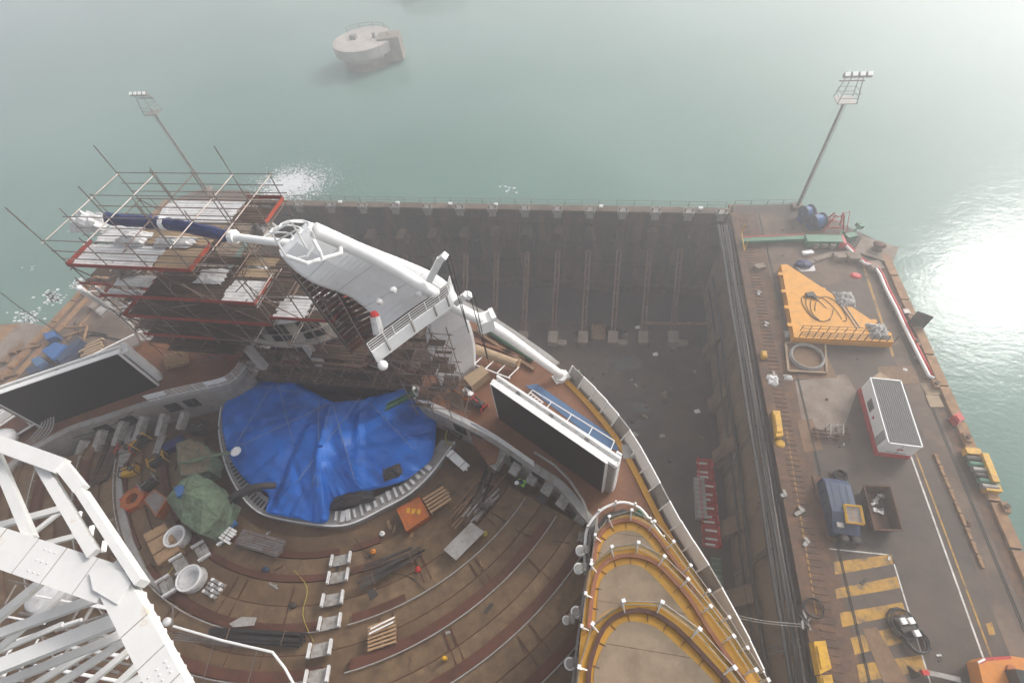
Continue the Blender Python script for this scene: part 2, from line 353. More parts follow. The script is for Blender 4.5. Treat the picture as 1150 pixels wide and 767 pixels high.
# left quay ------------------------------------------------------------
mb = MB(); mb.prism([(-59,-60),(-59,61),(-60,62.5),(-70,62.5),(-74.4,58),(-74.4,-60)], -6, 0); mb.build('quay', m_quay2, kind='structure')
mb = MB(); y = -50
while y < 56: mb.box((-74.0, y+1.9, .12), (.9, 3.7, .28)); y += 3.9
mb.build('quay_kerb', m_fend, kind='structure')
mb = MB(); mb.box((-72.3, 0, .02), (1.0, 112, .04)); mb.box((-69.5,0,.02),(.3,112,.04)); mb.build('crane_rails', m_fend, kind='structure')
mb = MB(); mb.prism([(-74.5,-60),(-74.5,29)]+[(p.x,p.y) for p in A([(88,371),(60,368),(30,362),(0,364),(-60,366)],0)]+[(-130,24),(-130,-60)], -6, -.05); mb.build('pier', m_conc, kind='structure')
sheet('painted_strip', A([(0,366),(24,363),(12,372),(0,385)],-.05), -.03, m_fend)
# ================================================================== SHIP
S = thing('cruise_ship', 'white cruise ship in the dry dock with its open-air water theatre under refit', 'cruise ship', (-22, 5, -14))
hr = [(-22,30.6),(-16,29.9),(-11.08,27.9),(-5.73,24.5),(-1.77,21.4),(2.47,16.6),(5.5,10.9),(7.74,7.1),(9.77,2.4),(10.6,-4),(11,-14),(11,-40)]
hull = [V((x,y,0)) for x, y in hr]+[V((-44-x,y,0)) for x, y in reversed(hr[1:])]
hullR = smooth_path([V((x,y,12.4)) for x, y in hr], 4)
mb = MB(); secs = []
cen = V((-22,-5,0))
for z, k, dy in ((-14,.55,-4),(-11,.8,-3),(-4,.9,-2),(4,.95,-1),(9,.985,-.3),(12.4,1,0)):
    secs.append([V((cen.x+(p.x-cen.x)*k, cen.y+(p.y-cen.y)*(k+.0)+dy*.3, z)) for p in hull])
n = len(hull); vs = [q for c in secs for q in c]; fs = []
for i in range(len(secs)-1):
    for a in range(n): fs.append((i*n+a, (i+1)*n+a, (i+1)*n+(a+1) % n, i*n+(a+1) % n))
mb.add(vs, fs); mb.build('hull', m_hull, S)
mb = MB(); mb.prism([cen+(p-cen)*.985 for p in hull], 8.9, 9.4); mb.build('theatre_floor', m_theatre, S)
# side decks with their theatre walls
inn = smooth_path([(-13.2,27.6,0),(-13.9,23,0),(-14.1,19.6,0),(-13.54,17.9,0),(-11,16.9,0),(-8.73,16.02,0),(-6.48,15.01,0),(-3.62,13.39,0),(-1.62,12.32,0),(0.01,10.68,0),(0.9,9.3,0),(1.2,4,0),(1.2,-40,0)], 3)
outR = [p for p in hullR if p.x > -12]
for side in (0, 1):
    f = (lambda p: V(p)) if side == 0 else mir
    poly = [f(p) for p in inn]+[f(cen+(V((p.x,p.y,0))-cen)*.99) for p in reversed(outR)]
    mb = MB(); mb.prism(poly, 12.15, 12.5); d = mb.build('side_deck', m_deck, S)
    path = [f(p) for p in inn if p.y > -10]
    mb = MB(); mb.strip([p+V((0,0,9.3)) for p in path], .3, 3.15); w = mb.build('theatre_wall', m_wall, S)
    mb = MB(); mb.strip([p+V((0,0,12.46)) for p in path], .55, .16); mb.build('wall_coping', m_lgrey, w)
    # window openings near the stage end of the wall
    for k in (7, 8, 10, 11):
        a, b = path[k*2-1] if k*2 < len(path) else path[-2], path[k*2] if k*2 < len(path) else path[-1]
        mid = (a+b)/2; d_ = (b-a).normalized(); nrm_ = V((d_.y,-d_.x,0)); 
        if nrm_.y > 0: nrm_ = -nrm_
        mb = MB(); mb.beam(mid+nrm_*.18-d_*.55+V((0,0,11.4)), mid+nrm_*.18+d_*.55+V((0,0,11.4)), .08, 1.1); mb.build('window', m_glass, w)
# seating tiers ------------------------------------------------------
TC = V((-21.3, 20.0, 0))
def arc(r, a0, a1, z, n=40): return [TC+V((r*math.cos(math.radians(a0+(a1-a0)*i/n)), r*math.sin(math.radians(a0+(a1-a0)*i/n)), z)) for i in range(n+1)]
def ring_sector(mb, r0, r1, a0, a1, z0, z1, n=40, k=0):
    a = arc(r0, a0, a1, z0, n); b = arc(r1, a0, a1, z0, n); u = V((0,0,z1-z0))
    mb.loft([[p, q, q+u, p+u] for p, q in zip(a, b)], k)
aisleL = (236.5, 240.5); aisleM = (288.3, 291.8)      # the two gangways (degrees about the pool centre)
tiers = [(12.8,14.4,9.75,.45),(14.4,16.0,10.05,.45),(16.0,19.1,10.35,.6),(19.1,21.7,10.9,.6),(21.7,24.5,11.5,.6),(24.5,27.3,12.1,.6),(27.3,30.2,12.7,.6),(30.2,33.4,13.3,.8)]
def amax(r, right=True):
    # how far the tier can swing before it meets the theatre wall
    best = None
    for i in range(0, 900):
        a = 270+i*.1 if right else 270-i*.1
        p = TC+V((r*math.cos(math.radians(a)), r*math.sin(math.radians(a)),0))
        x = p.x if right else -44-p.x
        lim = -60
        for u, v in zip(inn, inn[1:]):
            if u.x <= x <= v.x and v.x > u.x: lim = u.y+(v.y-u.y)*(x-u.x)/(v.x-u.x)
        if x > .95: return a
        if lim > -59 and p.y > lim-.3: return a
    return a
for i, (r0, r1, z, bw) in enumerate(tiers):
    aR = min(amax((r0+r1)/2), 335); aL = max(amax((r0+r1)/2, False), 205)
    mb = MB(); ring_sector(mb, r0, r1+.02, aL, aR, 9.2, z, 60)
    T = mb.build('seating_tier', m_thea2 if i % 2 else m_theatre, S)
    if i < 7:
        b0 = r1-bw-.05
        segs = [(aL+2, aisleL[0]-1), (aisleL[1]+.6, aisleM[0]-.5), (aisleM[1]+.5, aR-(6 if i < 3 else 2.5))]
        for s0, s1 in segs:
            if i < 2 and s0 > 290: s1 = 300
            if s0 > 290 and i == 2: s1 = 303
            if s1-s0 < 3: continue
            mb = MB(); ring_sector(mb, b0, r1-.06, s0, s1, z+.002, z+(.35 if i < 3 else .5), 24); mb.build('bench', m_bench, T)
        if i >= 2:
            mb = MB()
            for s0, s1 in ((aL+1, aisleL[0]), (aisleL[1], aisleM[0]), (aisleM[1], aR-1)):
                mb.tube(arc(r1+.02, s0, s1, z+.78, 26), .045, 5)
                q = int((s1-s0)/3.2)
                for k in range(q+1):
                    a = s0+(s1-s0)*k/max(1,q); p = TC+V((r1*math.cos(math.radians(a)), r1*math.sin(math.radians(a)), z)); mb.beam(p, p+V((0,0,.78)), .05, .05)
            mb.build('handrail', m_lgrey, T)
    if i >= 2:
        mb = MB(); ring_sector(mb, (r0+r1)/2-.1, r1, aL, aR, z-.2, z+.13, 60); mb.build('raised_tread', m_thea2 if i % 2 == 0 else m_theatre, T)
        mb = MB(); mb.tube(arc((r0+r1)/2-.12, aL, aR, z+.12, 50), .035, 4); mb.build('tread_nosing', m_bench, T)
    # dividing ribs across the tread
    if i > 1:
        for a in range(250, 330, 9):
            a_ = a+4*math.sin(i*3+a)
            if a_ > aR-3 or aisleM[0]-2 < a_ < aisleM[1]+2: continue
            c_, s_ = math.cos(math.radians(a_)), math.sin(math.radians(a_))
            mb = MB(); mb.beam(TC+V((c_*(r0+.15), s_*(r0+.15), z+.05)), TC+V((c_*(r1-bw-.1), s_*(r1-bw-.1), z+.15)), .07, .05); mb.build('tread_rib', m_bench, T)
def on_tier(px, py, dz):
    z = 11.0
    for _ in range(6):
        p = at(px, py, z+dz); r = (V((p.x,p.y,0))-TC).length; z = 9.5
        for tt in tiers:
            if r >= tt[0]: z = tt[2]
    return at(px, py, z+dz)
def stair_unit(px, py, z, rz, w=1.15, d=.8):
    c = at(px, py, z); mb = MB(); M = Matrix.Rotation(rz, 3, 'Z')
    def bx(x, y, zz, a, b, h): mb.box(c+M@V((x,y,zz)), (a,b,h), rz)
    bx(0,.2*d,.0,w,d*.45,.26); bx(0,-.25*d,.12,w,d*.45,.3)
    o = mb.build('aisle_step', m_step, S)
    for s_ in (-1, 1): mb = MB(); mb.beam(c+M@V((s_*w*.56,d*.5,.3)), c+M@V((s_*w*.56,-d*.5,.55)), .14, .22); mb.build('stair_cheek', m_wfilm, o)
zs = [9.95,10.3,10.6,10.9,11.45,12.0]
for (px, py), z in zip([(385,629),(382,648),(376,673),(373,699),(362,729),(359,759)], zs): stair_unit(px, py, z, math.radians(18))
for (px, py), z in zip([(250,603),(229.5,620),(205,635),(190.5,659)], [9.95,10.3,10.6,10.95]): stair_unit(px, py, z, math.radians(-36))
for a, b, w_ in [((567,503),(554,524),.72),((588,509),(576,531),.72),((608,517),(595,542),.72),((626,529),(612,553),.75),((645,543),(629,568),.75),((664,566),(645,593),.75),((657,597),(650,622),.7),
                 ((206,461),(200,480),.42),((183,463),(176,488),.45),((160,466),(151,493),.45),((137,471),(127,499),.45),((113,481),(105,505),.45),((93,493),(85,513),.45)]:
    p, q = at(*a, 12.1), at(*b, 11.0); p.z = 11.7; q.z = 11.0; q2 = at(*b, 11.25); p2 = at(*a, 11.95)
    mb = MB(); mb.beam(p2-V((0,0,.3)), q2-V((0,0,.3)), w_, .6)
    for u in (.2,.4,.6,.8): c = p2+(q2-p2)*u; d_ = (q2-p2).normalized(); mb.beam(c+V((0,0,.02)), c+d_*.1+V((0,0,.02)), w_*.98, .06)
    o = mb.build('wall_stair', m_step, S)
# curved white gangway on the left of the theatre
mb = MB(); mb.strip([at(x,y,10.6) for x,y in [(150,478),(139,505),(134,540),(138,575),(147,610),(160,640),(181,670)]], .55, .25); mb.build('curved_kerb', m_lgrey, S)
# pool rim -------------------------------------------------------------
rim = smooth_path([at(x,y,10.0) for x,y in [(252,440),(246,475),(248.5,502),(256,529),(271,556),(289,574),(310,581.5),(340,587),(376,590.5),(400,586),(430,571),(460,554.5),(484,532),(502,508),(511,496)]], 3)
mb = MB(); pc = V((-21.5,16.5,10)); secs = []
for p in rim:
    d = (pc-p); d.z = 0; d.normalize(); secs.append([p-d*.05+V((0,0,-.8)), p-d*.05, p+d*1.15+V((0,0,.0)), p+d*1.15+V((0,0,-.8))])
mb.loft(secs); rimo = mb.build('pool_rim', m_lgrey, S)
mb = MB()
for p, q in zip(rim, rim[1:]):
    mb.beam(p+V((0,0,.0)), q+V((0,0,.0)), .1, .14)
mb.build('rim_edge', m_cap, rimo)
mb = MB()
def along(path, step):
    out = []; acc = 0
    for a, b in zip(path, path[1:]):
        L = (b-a).length
        while acc < L: out.append((a+(b-a)*acc/L, (b-a).normalized())); acc += step
        acc -= L
    return out
for i, (p, t) in enumerate(along(rim[4:20], .42)):
    d = V((-t.y,t.x,0)); 
    if d.dot(pc-p) < 0: d = -d
    if i % 9 == 8: continue
    mb = MB(); mb.beam(p+d*.3+V((0,0,.012)), p+d*.85+V((0,0,.012)), .2, .03); mb.build('grating_slot', m_dark, rimo)
# rim clutter: pale panels along the right of the pool
mb = MB()
for i, (p, t) in enumerate(along(rim[24:38], .55)):
    d = V((-t.y,t.x,0)); 
    if d.dot(pc-p) < 0: d = -d
    mb.beam(p+d*(.2+.2*R.random())+V((0,0,.1)), p+d*(.8+.3*R.random())+V((0,0,.15)), .12+.25*R.random(), .12)
mb.build('loose_trim', m_wfilm, rimo)
# deck railings above the theatre walls near the stage ---------------------
for side in (0, 1):
    f = (lambda p: V(p)) if side == 0 else mir
    pth = [f(p)+V((0,0,12.55)) for p in inn[6:22 if side == 0 else 18]]
    mb = MB(); railing(mb, pth, 1.05, 6, .025, 1.2); ro = mb.build('deck_railing', m_cap, S)
    for k in (3, 9):
        a, b = pth[k], pth[k+2]; mb = MB(); mb.beam(a+V((0,0,.75)), b+V((0,0,.75)), .06, .5); mb.build('rail_panel', m_white, ro)
# bulwark along the ship's side, bay by bay --------------------------------------
bw = [p for p in along([q for q in hullR if q.x > -1.9 and q.y > -6], 1.35)]
for i, (p, t) in enumerate(bw):
    nrm_ = V((t.y,-t.x,0)); nrm_ = nrm_ if nrm_.x > 0 else -nrm_
    q = p+t*1.3
    mb = MB(); b0 = p+V((0,0,.1)); c0 = q+V((0,0,.1))
    mb.add([b0, c0, c0+nrm_*.35+V((0,0,1.05)), b0+nrm_*.35+V((0,0,1.05)), b0-nrm_*.08, c0-nrm_*.08, c0+nrm_*.27+V((0,0,1.05)), b0+nrm_*.27+V((0,0,1.05))],
           [(0,1,2,3),(7,6,5,4),(3,2,6,7),(0,4,5,1),(0,3,7,4),(1,5,6,2)])
    o = mb.build('bulwark_panel', m_cap if i % 4 else m_lgrey, S)
    mb = MB(); mb.beam(p-nrm_*.35+V((0,0,.1)), p+nrm_*.3+V((0,0,1.2)), .09, .1); mb.build('stay', m_cap, o)
mb = MB(); mb.strip([p-V((.5,.3,-.12)) for p in hullR if p.x > -1.9 and p.y > -6], .4, .05); mb.build('waterway', m_yel, S)
mb = MB(); mb.strip([mir(p)+V((0,0,.1)) for p in hullR if p.x > -12 and p.y > -6], .15, 1.1); mb.build('port_bulwark', m_cap, S)
mb = MB(); mb.strip([p+V((-.1,-.1,.1)) for p in hullR if p.x < -1.8 and p.x > -22], .5, .35); mb.build('stern_edge', m_lgrey, S)
# terraces at the ship's starboard quarter -----------------------------------------
def Z8(p): return [(600+x*.2959, 540+y*.296) for x, y in p]
def dense(path, step): return [q for q, _ in along(path, step)]
TERR = [
 (14.5, [(205,420),(212,340),(222,250),(240,190),(285,150),(350,128),(415,145),(480,200),(530,260),(575,325),(620,385),(665,450),(710,505),(765,600),(865,757),(930,860)],
        [(222,400),(228,290),(245,215),(280,172),(330,153),(380,153),(425,175),(465,215),(500,262),(560,345),(600,410),(640,480),(700,570),(790,720),(850,820)],
        [(236,400),(242,300),(258,245),(285,210),(330,190),(385,192),(425,222),(455,260),(490,310),(540,380),(580,440),(620,510),(690,620),(770,760)], m_cop, 1),
 (17.0, [(178,560),(190,470),(205,345),(262,282),(340,250),(425,260),(505,320),(560,375),(610,432),(680,520),(745,607),(805,700),(870,800)],
        [(208,560),(215,480),(235,360),(280,305),(340,285),(410,290),(470,320),(530,380),(590,450),(640,530),(700,620),(800,767),(830,815)],
        [(232,560),(238,470),(252,380),(300,332),(350,316),(405,325),(460,370),(505,420),(555,480),(610,560),(680,665),(780,810)], m_cop, 1),
 (19.5, [(150,900),(165,740),(180,640),(228,535),(320,470),(435,458),(550,518),(655,614),(745,720),(800,790),(880,900)],
        [(195,900),(205,767),(215,680),(262,560),(335,502),(430,495),(520,545),(600,620),(665,690),(735,767),(830,880)],
        [(218,900),(225,767),(232,700),(280,595),(335,538),(400,535),(470,560),(540,620),(610,685),(690,767),(790,880)], m_copd, 0)]
for ti, (z, out, cop, inner, mc, small) in enumerate(TERR):
    o_ = smooth_path(A(Z8(out), z), 3); c_ = smooth_path(A(Z8(cop), z), 3); i_ = smooth_path(A(Z8(inner), z), 3)
    back = [V((9.5,-9,z)), V((0,-9,z))]
    mb = MB(); mb.prism(o_+back, z-.45, z); T = mb.build('terrace', m_yel, S)
    mb = MB(); mb.prism(i_+[V((i_[-1].x,-9,z)), V((i_[0].x,-9,z))], z+.003, z+.03); mb.build('deck_covering', m_tan, T)
    ys_ = [p.y for p in i_]; xs_ = [p.x for p in i_]
    for yy in [ -1.5+2.1*k for k in range(8)]:
        xx = [a.x+(b.x-a.x)*(yy-a.y)/(b.y-a.y) for a, b in zip(i_, i_[1:]) if (a.y-yy)*(b.y-yy) < 0]
        if len(xx) >= 2: mb = MB(); mb.beam((min(xx)+.03,yy,z+.032),(max(xx)-.03,yy,z+.032),.03,.006); mb.build('panel_joint', m_theatre, T)
    mb = MB(); mb.strip([p+V((0,0,.002)) for p in c_], .2, .16); mb.build('coping', mc, T)
    for k, (p, t) in enumerate(along(c_, .95)):
        d = V((-t.y,t.x,0)); d = d if d.dot(V((3,-5,0))-p) > 0 else -d
        mb = MB(); mb.beam(p+d*.12+V((0,0,.02)), p+d*.42+V((0,0,.02)), .025, .05); mb.build('gutter_joint', m_copd, T)
    sp = along(o_, 1.45 if ti < 2 else 1.75); prev = None
    for p, t in sp:
        if p.y < -3: continue
        d = V((-t.y,t.x,0)); d = d if d.dot(V((3,-5,0))-p) > 0 else -d
        q = p+d*.12; h = .95
        mb = MB(); mb.beam(q, q-d*.12+V((0,0,h)), .07, .09); mb.beam(q+d*.3+V((0,0,.05)), q-d*.1+V((0,0,h*.7)), .05, .05); mb.build('stanchion', m_cap, T)
        mb = MB(); mb.box(q-d*.1+V((0,0,h+.06)), (.17,.15,.12), math.atan2(t.y,t.x)); mb.build('post_cap', m_white, T)
        if prev:
            a = prev+V((0,0,.1)); b = q-d*.1+V((0,0,.1))
            mb = MB(); mb.beam(a+V((0,0,.42)), b+V((0,0,.42)), .015, .8); mb.build('glass_panel', m_clear, T)
            mb = MB(); mb.tube([a+V((0,0,.84)), b+V((0,0,.84))], .022, 5); mb.build('rail', m_grey, T); mb = MB(); mb.tube([a-V((0,0,.02)), b-V((0,0,.02))], .025, 5); mb.build('lower_rail', m_grey, T)
        prev = q-d*.1
    # supports between the levels
    mb = MB()
    for p in i_[::6]: mb.beam(V((p.x,p.y,12.5)), V((p.x,p.y,z-.46)), .25, .25)
    mb.build('pillar', m_cap, T)
# white ring railing above a flat sheet, coloured dark as a hole's shade
ring = smooth_path(A([(657,640),(657,612),(660,592),(672,575),(686,567),(701,564),(718,570),(730,584),(742,600),(757,622),(775,655)], 13.6), 3)
mb = MB(); mb.tube(ring, .09, 8); rr = mb.build('ring_rail', m_cap, S)
mb = MB()
for p, t in along(ring, 1.25): mb.beam(V((p.x,p.y,12.5)), p, .07, .07); mb.tube([p, p+V((0,0,.45))], .07, 6)
mb.build('ring_post', m_cap, rr)
mb = MB(); mb.prism(A([(664,612),(667,595),(680,577),(700,571),(716,577),(726,595),(722,610),(700,598),(678,603)],12.56), 12.52, 12.56); mb.build('well_shade', m_dark, S)
mb = MB(); mb.strip([at(x,y,13.2) for x,y in [(600,508),(622,522),(640,540),(655,563),(663,585),(662,610),(660,640),(655,670),(649,715),(643,767),(640,800)]], .14, .12); mb.build('curved_rail', m_lgrey, S)
mb = MB(); mb.strip([at(x,y,10.6) for x,y in [(668,600),(664,640),(660,670),(653,715),(647,767),(644,820)]], .15, 3.8); mb.build('terrace_side_wall', m_wall, S)
# stage deck behind the pool
mb = MB(); mb.prism([(-33,19.4),(-11,19.4),(-13.5,28.5),(-22,30),(-30.5,28.5)], 9.5, 11.2); mb.build('stage_deck', m_board, S)
mb = MB()
for k in range(16): mb.box((-32+k*1.35, 23.5, 11.24), (.1, 8, .06))
mb.build('stage_girder', m_tubeb, S)
# floodlights on brackets at the theatre side of the terraces
for i, (px, py) in enumerate([(650,638),(652,618),(647,687),(636,696),(640,745)]):
    c = at(px, py, 14.2)
    t = thing('spotlight', ['grey cased spotlight beside the salmon coped terrace, third up','grey cased spotlight highest on the terrace side','large spotlight beside the middle yellow terrace','small round spotlight standing out over the theatre seats','large spotlight lowest down beside the dark coped terrace'][i], 'spotlight', c, 'spotlights along the terrace edge')
    mb = MB(); r = .3 if i != 3 else .22
    mb.lathe(c+V((0,0,-.1)), [(r*.5,-.3),(r,-.2),(r*1.05,.15),(r*.8,.2)], 14); mb.build('lamp_housing', m_cap, t, True)
    mb = MB(); mb.lathe(c+V((0,0,.1)), [(r*.75,0),(r*.7,.05)], 14); mb.build('lens', m_lgrey, t)
    mb = MB(); mb.box(c+V((.28,.1,-.1)), (.35,.45,.4)); mb.beam(c+V((.3,0,-.2)), c+V((.9,.1,-.7)), .08, .08); mb.build('bracket', m_grey, t)
# ================================================================== SCREENS
def screen(side):
    f = (lambda p: V(p)) if side == 0 else mir
    TLt = at(551,431,17.3); TRt = at(681,520,17.3)
    a = V((TLt.x,TLt.y,0)); b = V((TRt.x,TRt.y,0)); d = (b-a).normalized(); n_ = V((d.y,-d.x,0))   # towards the seats (-y)
    if n_.y > 0: n_ = -n_
    z1 = 17.3; z0 = 12.45
    base = f((a+b)/2-n_*.7+V((0,0,12.5)))
    t = thing('video_screen', ['large black video screen in a white frame on the right side deck','large black video screen in a white frame on the left side deck'][side], 'video screen', base, 'video screens facing the theatre')
    def q(u, w, z): return f(a+d*u+n_*w+V((0,0,z)))
    L = (b-a).length
    def slab(mb, u0, u1, w0, w1, za, zb): 
        mb.add([q(u0,w0,za),q(u1,w0,za),q(u1,w1,za),q(u0,w1,za),q(u0,w0,zb),q(u1,w0,zb),q(u1,w1,zb),q(u0,w1,zb)], [(0,1,2,3),(4,7,6,5),(0,4,5,1),(1,5,6,2),(2,6,7,3),(3,7,4,0)])
    mb = MB(); slab(mb, .06, L-.06, -.1, .05, z0+.05, z1-.04); mb.build('display_panel', m_black, t)
    mb = MB(); slab(mb, -.02, L+.02, -.16, .03, z1-.04, z1+.02); slab(mb, -.02, L+.02, -.16, .03, z0, z0+.05); slab(mb, -.06, .06, -.16, .03, z0, z1); slab(mb, L-.06, L+.06, -.16, .03, z0, z1); mb.build('frame', m_cap, t)
    mb = MB(); slab(mb, -.05, L+.45, -.8, -.17, z0, z1-.35); mb.build('cabinet', m_wall, t)
    mb = MB(); slab(mb, -.1, L+.5, -.42, -.17, z1-.4, z1+.02); slab(mb, -.1, L+.5, -.85, -.7, z1-.5, z1+.05); 
    if side == 0: slab(mb, -.1, L+.5, -.7, -.42, z1-.45, z1-.3)
    for k in range(8): slab(mb, .3+k*L/7.2, .42+k*L/7.2, -.75, -.4, z1-.45, z1-.2)
    mb.build('top_tray', m_cap, t)
    mb = MB()
    for k in range(4):
        w = .14*k; slab(mb, (L+.06 if side == 0 else -.4-.03*k), (L+.42+.05*k if side == 0 else -.08), -1.1+w, -1.0+w*1.6, z0+.3, z1-.05-.1*k)
    mb.build('side_fairing', m_white, t)
    mb = MB()
    for k in range(3): slab(mb, 1.8+k*2.8, 2.05+k*2.8, -.68, -.5, z1-.28, z1-.12)
    mb.build('junction_box', m_grey, t)
screen(0); screen(1)
# ================================================================== TOWERS
def tower(side):
    f = (lambda p: V(p)) if side == 0 else mir
    t = thing('diving_tower', ['white leaning diving tower with a curved top rising right of the scaffold','thin white pipe leg curving down under the left end of the scaffold'][side], 'diving tower', f(V((-9.5,19.5,12.5))), 'diving towers of the water theatre')
    S_ = [((349,254),30.0,(316,288),29.2),((372,262),29.4,(330,303),28.4),((400,275),28.6,(352,318),27.3),((430,288),27.8,(376,327),26.0),((462,301),26.6,(398,337),25.0),((492,315),25.3,(422,357),23.9),((509,328),24.0,(443,384),22.6),((517,341),23,(478,362),22.6),((522,350),21.5,(482,374),21.2),((530,370),19,(482,393),18.7),((534,392),15.5,(488,416),15.5),((534,414),12.5,(498,438),12.5)]
    if side: S_ = S_[7:]
    secs = []
    for (r, zr, l, zl) in S_:
        a = at(*r, zr); b = at(*l, zl); m_ = (a+b)/2; away = (m_-V((0,0,H))); away.z = 0; away.normalize(); th = 1.1
        off = away*th+V((0,0,-.35 if zr > 20 else 0)); bev = (b-a)*.06
        c = (a+b)/2-away*.25+V((0,0,.1))
        secs.append([f(q) for q in (a, a+bev-away*.15, c, b-bev-away*.15, b, b+off, a+off)])
    mb = MB(); cols = [smooth_path([c[k] for c in secs], 5) for k in range(7)]; dsec = list(map(list, zip(*cols)))
    if not side: mb.loft(dsec); mb.build('tower_shell', m_white, t, False)
    P = smooth_path([f(at(*p)) for p in [(352,258,30.35),(375,268,29.6),(405,282,28.8),(440,300,27.6),(475,322,26.0),(515,347,23.6),(545,362,21.5),(575,381,18.6),(605,403,15.4),(630,421,12.9)]], 3)
    if side: P = P[-13:]
    mb = MB(); mb.tube(P, .2 if side else .4, 12, r2=.16 if side else .33); mb.build('curved_pipe', m_cap, t, True)
    if side:
        for k in range(1, 12, 2): mb = MB(); mb.beam(P[k], P[k]+V((1.1,.3,-.1)), .06, .06); mb.build('rung', m_cap, t)
        mb = MB(); mb.tube([q_+V((1.1,.3,-.1)) for q_ in P], .07, 6); mb.build('side_rail', m_cap, t)
        return t
    mb = MB(); mb.box(P[18], (.95,.95,1.0), .5); mb.box(P[18]+V((.5,.2,.55)), (.3,.9,.35), .5); mb.build('pipe_clamp', m_cap, t)
    mb = MB(); mb.tube([P[-1], P[-1]-V((0,0,.6))], .55, 10); mb.box(P[-1]-V((0,0,.4)), (1.3,.8,.3), .6); mb.build('pipe_foot', m_cap, t)
    # small arms with tackle
    for (p0, p1, p2) in (((482,315,26.5),(494,292,28.0),(500,287,28.4)), ((512,340,24.6),(524,331,25.6),(528,333,25.4))):
        a, b, c = [f(at(*p)) for p in (p0,p1,p2)]
        mb = MB(); mb.beam(a, b, .35, .35); mb.beam(b, c, .4, .3); mb.build('davit_arm', m_cap, t)
        mb = MB(); e = f(at(c.x,0,0)) if False else c+V((.3,-.3,-6)); mb.tube([c, e], .03, 4); mb.tube([c+V((.25,0,0)), e], .03, 4); mb.build('cable', m_dark, t)
    # balcony
    fl = [at(*p) for p in [(418,397,25.3),(445,377,25.3),(472,357,25.4),(495,341,25.5),(505,332,25.6),(508,322,25.7)]]
    pth = smooth_path([f(p) for p in fl], 3)
    mb = MB(); mb.strip([p-V((0,0,.8)) for p in pth], .1, .95); bo = mb.build('balcony_fascia', m_white, t)
    mb = MB()
    sec = []
    for p in pth:
        aw = (p-V((0,0,H))); aw.z = 0; aw.normalize(); sec.append([p-V((0,0,.1)), p+aw*1.1-V((0,0,.1)), p+aw*1.1-V((0,0,.2)), p-V((0,0,.2))])
    mb.loft(sec); mb.build('balcony_floor', m_dark, t)
    mb = MB(); railing(mb, [p+V((0,0,.15)) for p in pth], .7, 4, .018, .8); mb.build('balcony_railing', m_cap, t)
    for k in (2, 5, 8, 11):
        mb = MB(); p = pth[k]; mb.box(p-V((0,0,.2)), (.1,.25,.8)); mb.build('fascia_joint', m_lgrey, t)
    c = pth[0]+V((.5,-.3,-.6)) if side == 0 else pth[0]+V((-.5,-.3,-.6)); mb = MB(); mb.lathe(c, [(.05,-.28),(.24,-.16),(.28,0),(.24,.16),(.05,.28)], 12); mb.build('globe_lamp', m_cap, t, True)
    # ladder hoops and top rails
    mb = MB()
    for k, (x, y, z) in enumerate([(312,268,31),(322,262,31.2),(333,258,31.2)]):
        c = f(at(x, y, z)); mb.tube([c+V((math.cos(u)*.8, math.sin(u)*.45, .1*k)) for u in [j*math.pi/6-.3 for j in range(8)]], .045, 6)
    e = [f(at(*p)) for p in [(305,262,31.2),(327,249,31.6),(345,250,31.3),(350,262,30.6)]]
    mb.tube(e, .05, 6); mb.tube([p-V((0,0,.5)) for p in e], .04, 6); mb.tube([e[0], e[0]-V((0,0,1.6))], .05, 5); mb.tube([e[1], e[1]-V((0,0,1.6))], .05, 5)
    mb.tube([f(at(*p)) for p in [(322,288,30.2),(345,296,30),(365,290,29.6),(383,285,29.4),(383,277,29.3),(374,272,29.5)]], .11, 8)
    mb.tube([f(at(*p)) for p in [(352,270,30.6),(359,282,30.3),(362,291,29.9)]], .09, 8)
    mb.tube([f(at(*p)) for p in [(326,292,29.8),(345,288,29.9),(352,276,30.2)]], .06, 8); mb.build('top_rail', m_cap, t)
    for k in range(8, len(dsec)-12, 7):
        c_ = dsec[k]; mb = MB(); mb.tube([c_[0]*.999, c_[1]+V((0,0,.015)), c_[2]+V((0,0,.015)), c_[3]+V((0,0,.015)), c_[4]], .014, 4); mb.build('weld_seam', m_lgrey, t)
    for (x, y, z) in [(442,326,27.2),(426,339,26.3),(504,420,14.5),(497,386,19.5),(470,330,26.0)]:
        mb = MB(); c = f(at(x, y, z)); mb.lathe(c, [(.08,-.12),(.2,-.06),(.18,.1),(.06,.14)], 7); mb.build('padeye', m_wfilm, t)
    return t
tower(0); tower(1)
# arch pipe between the tower tops, partly wrapped
ap = [at(x, y, 29) for x, y in [(122,246),(150,249),(185,251),(225,258),(262,266),(300,271),(334,274)]]
t = thing('arch_pipe', 'white pipe between the two tower tops, its left half wrapped in navy sheeting', 'pipe', (ap[3].x, ap[3].y, 28.6))
mb = MB(); mb.tube(ap[3:], .22, 10); mb.build('bare_pipe', m_cap, t, True)
mb = MB()
pr = [p+V((0,R.uniform(-.05,.05),R.uniform(-.05,.05))) for p in dense(ap[:5], .35)]
mb.loft([[p+V((0,math.cos(u)*(.3+.1*R.random()), math.sin(u)*(.32+.1*R.random()))) for u in [j*math.pi/4 for j in range(8)]] for p in pr]); mb.build('navy_wrap', m_tarpd, t)
for p in (ap[2], ap[4]): mb = MB(); mb.tube([p-V((.15,0,0)), p+V((.15,0,0))], .4, 10); mb.build('white_band', m_cap, t)
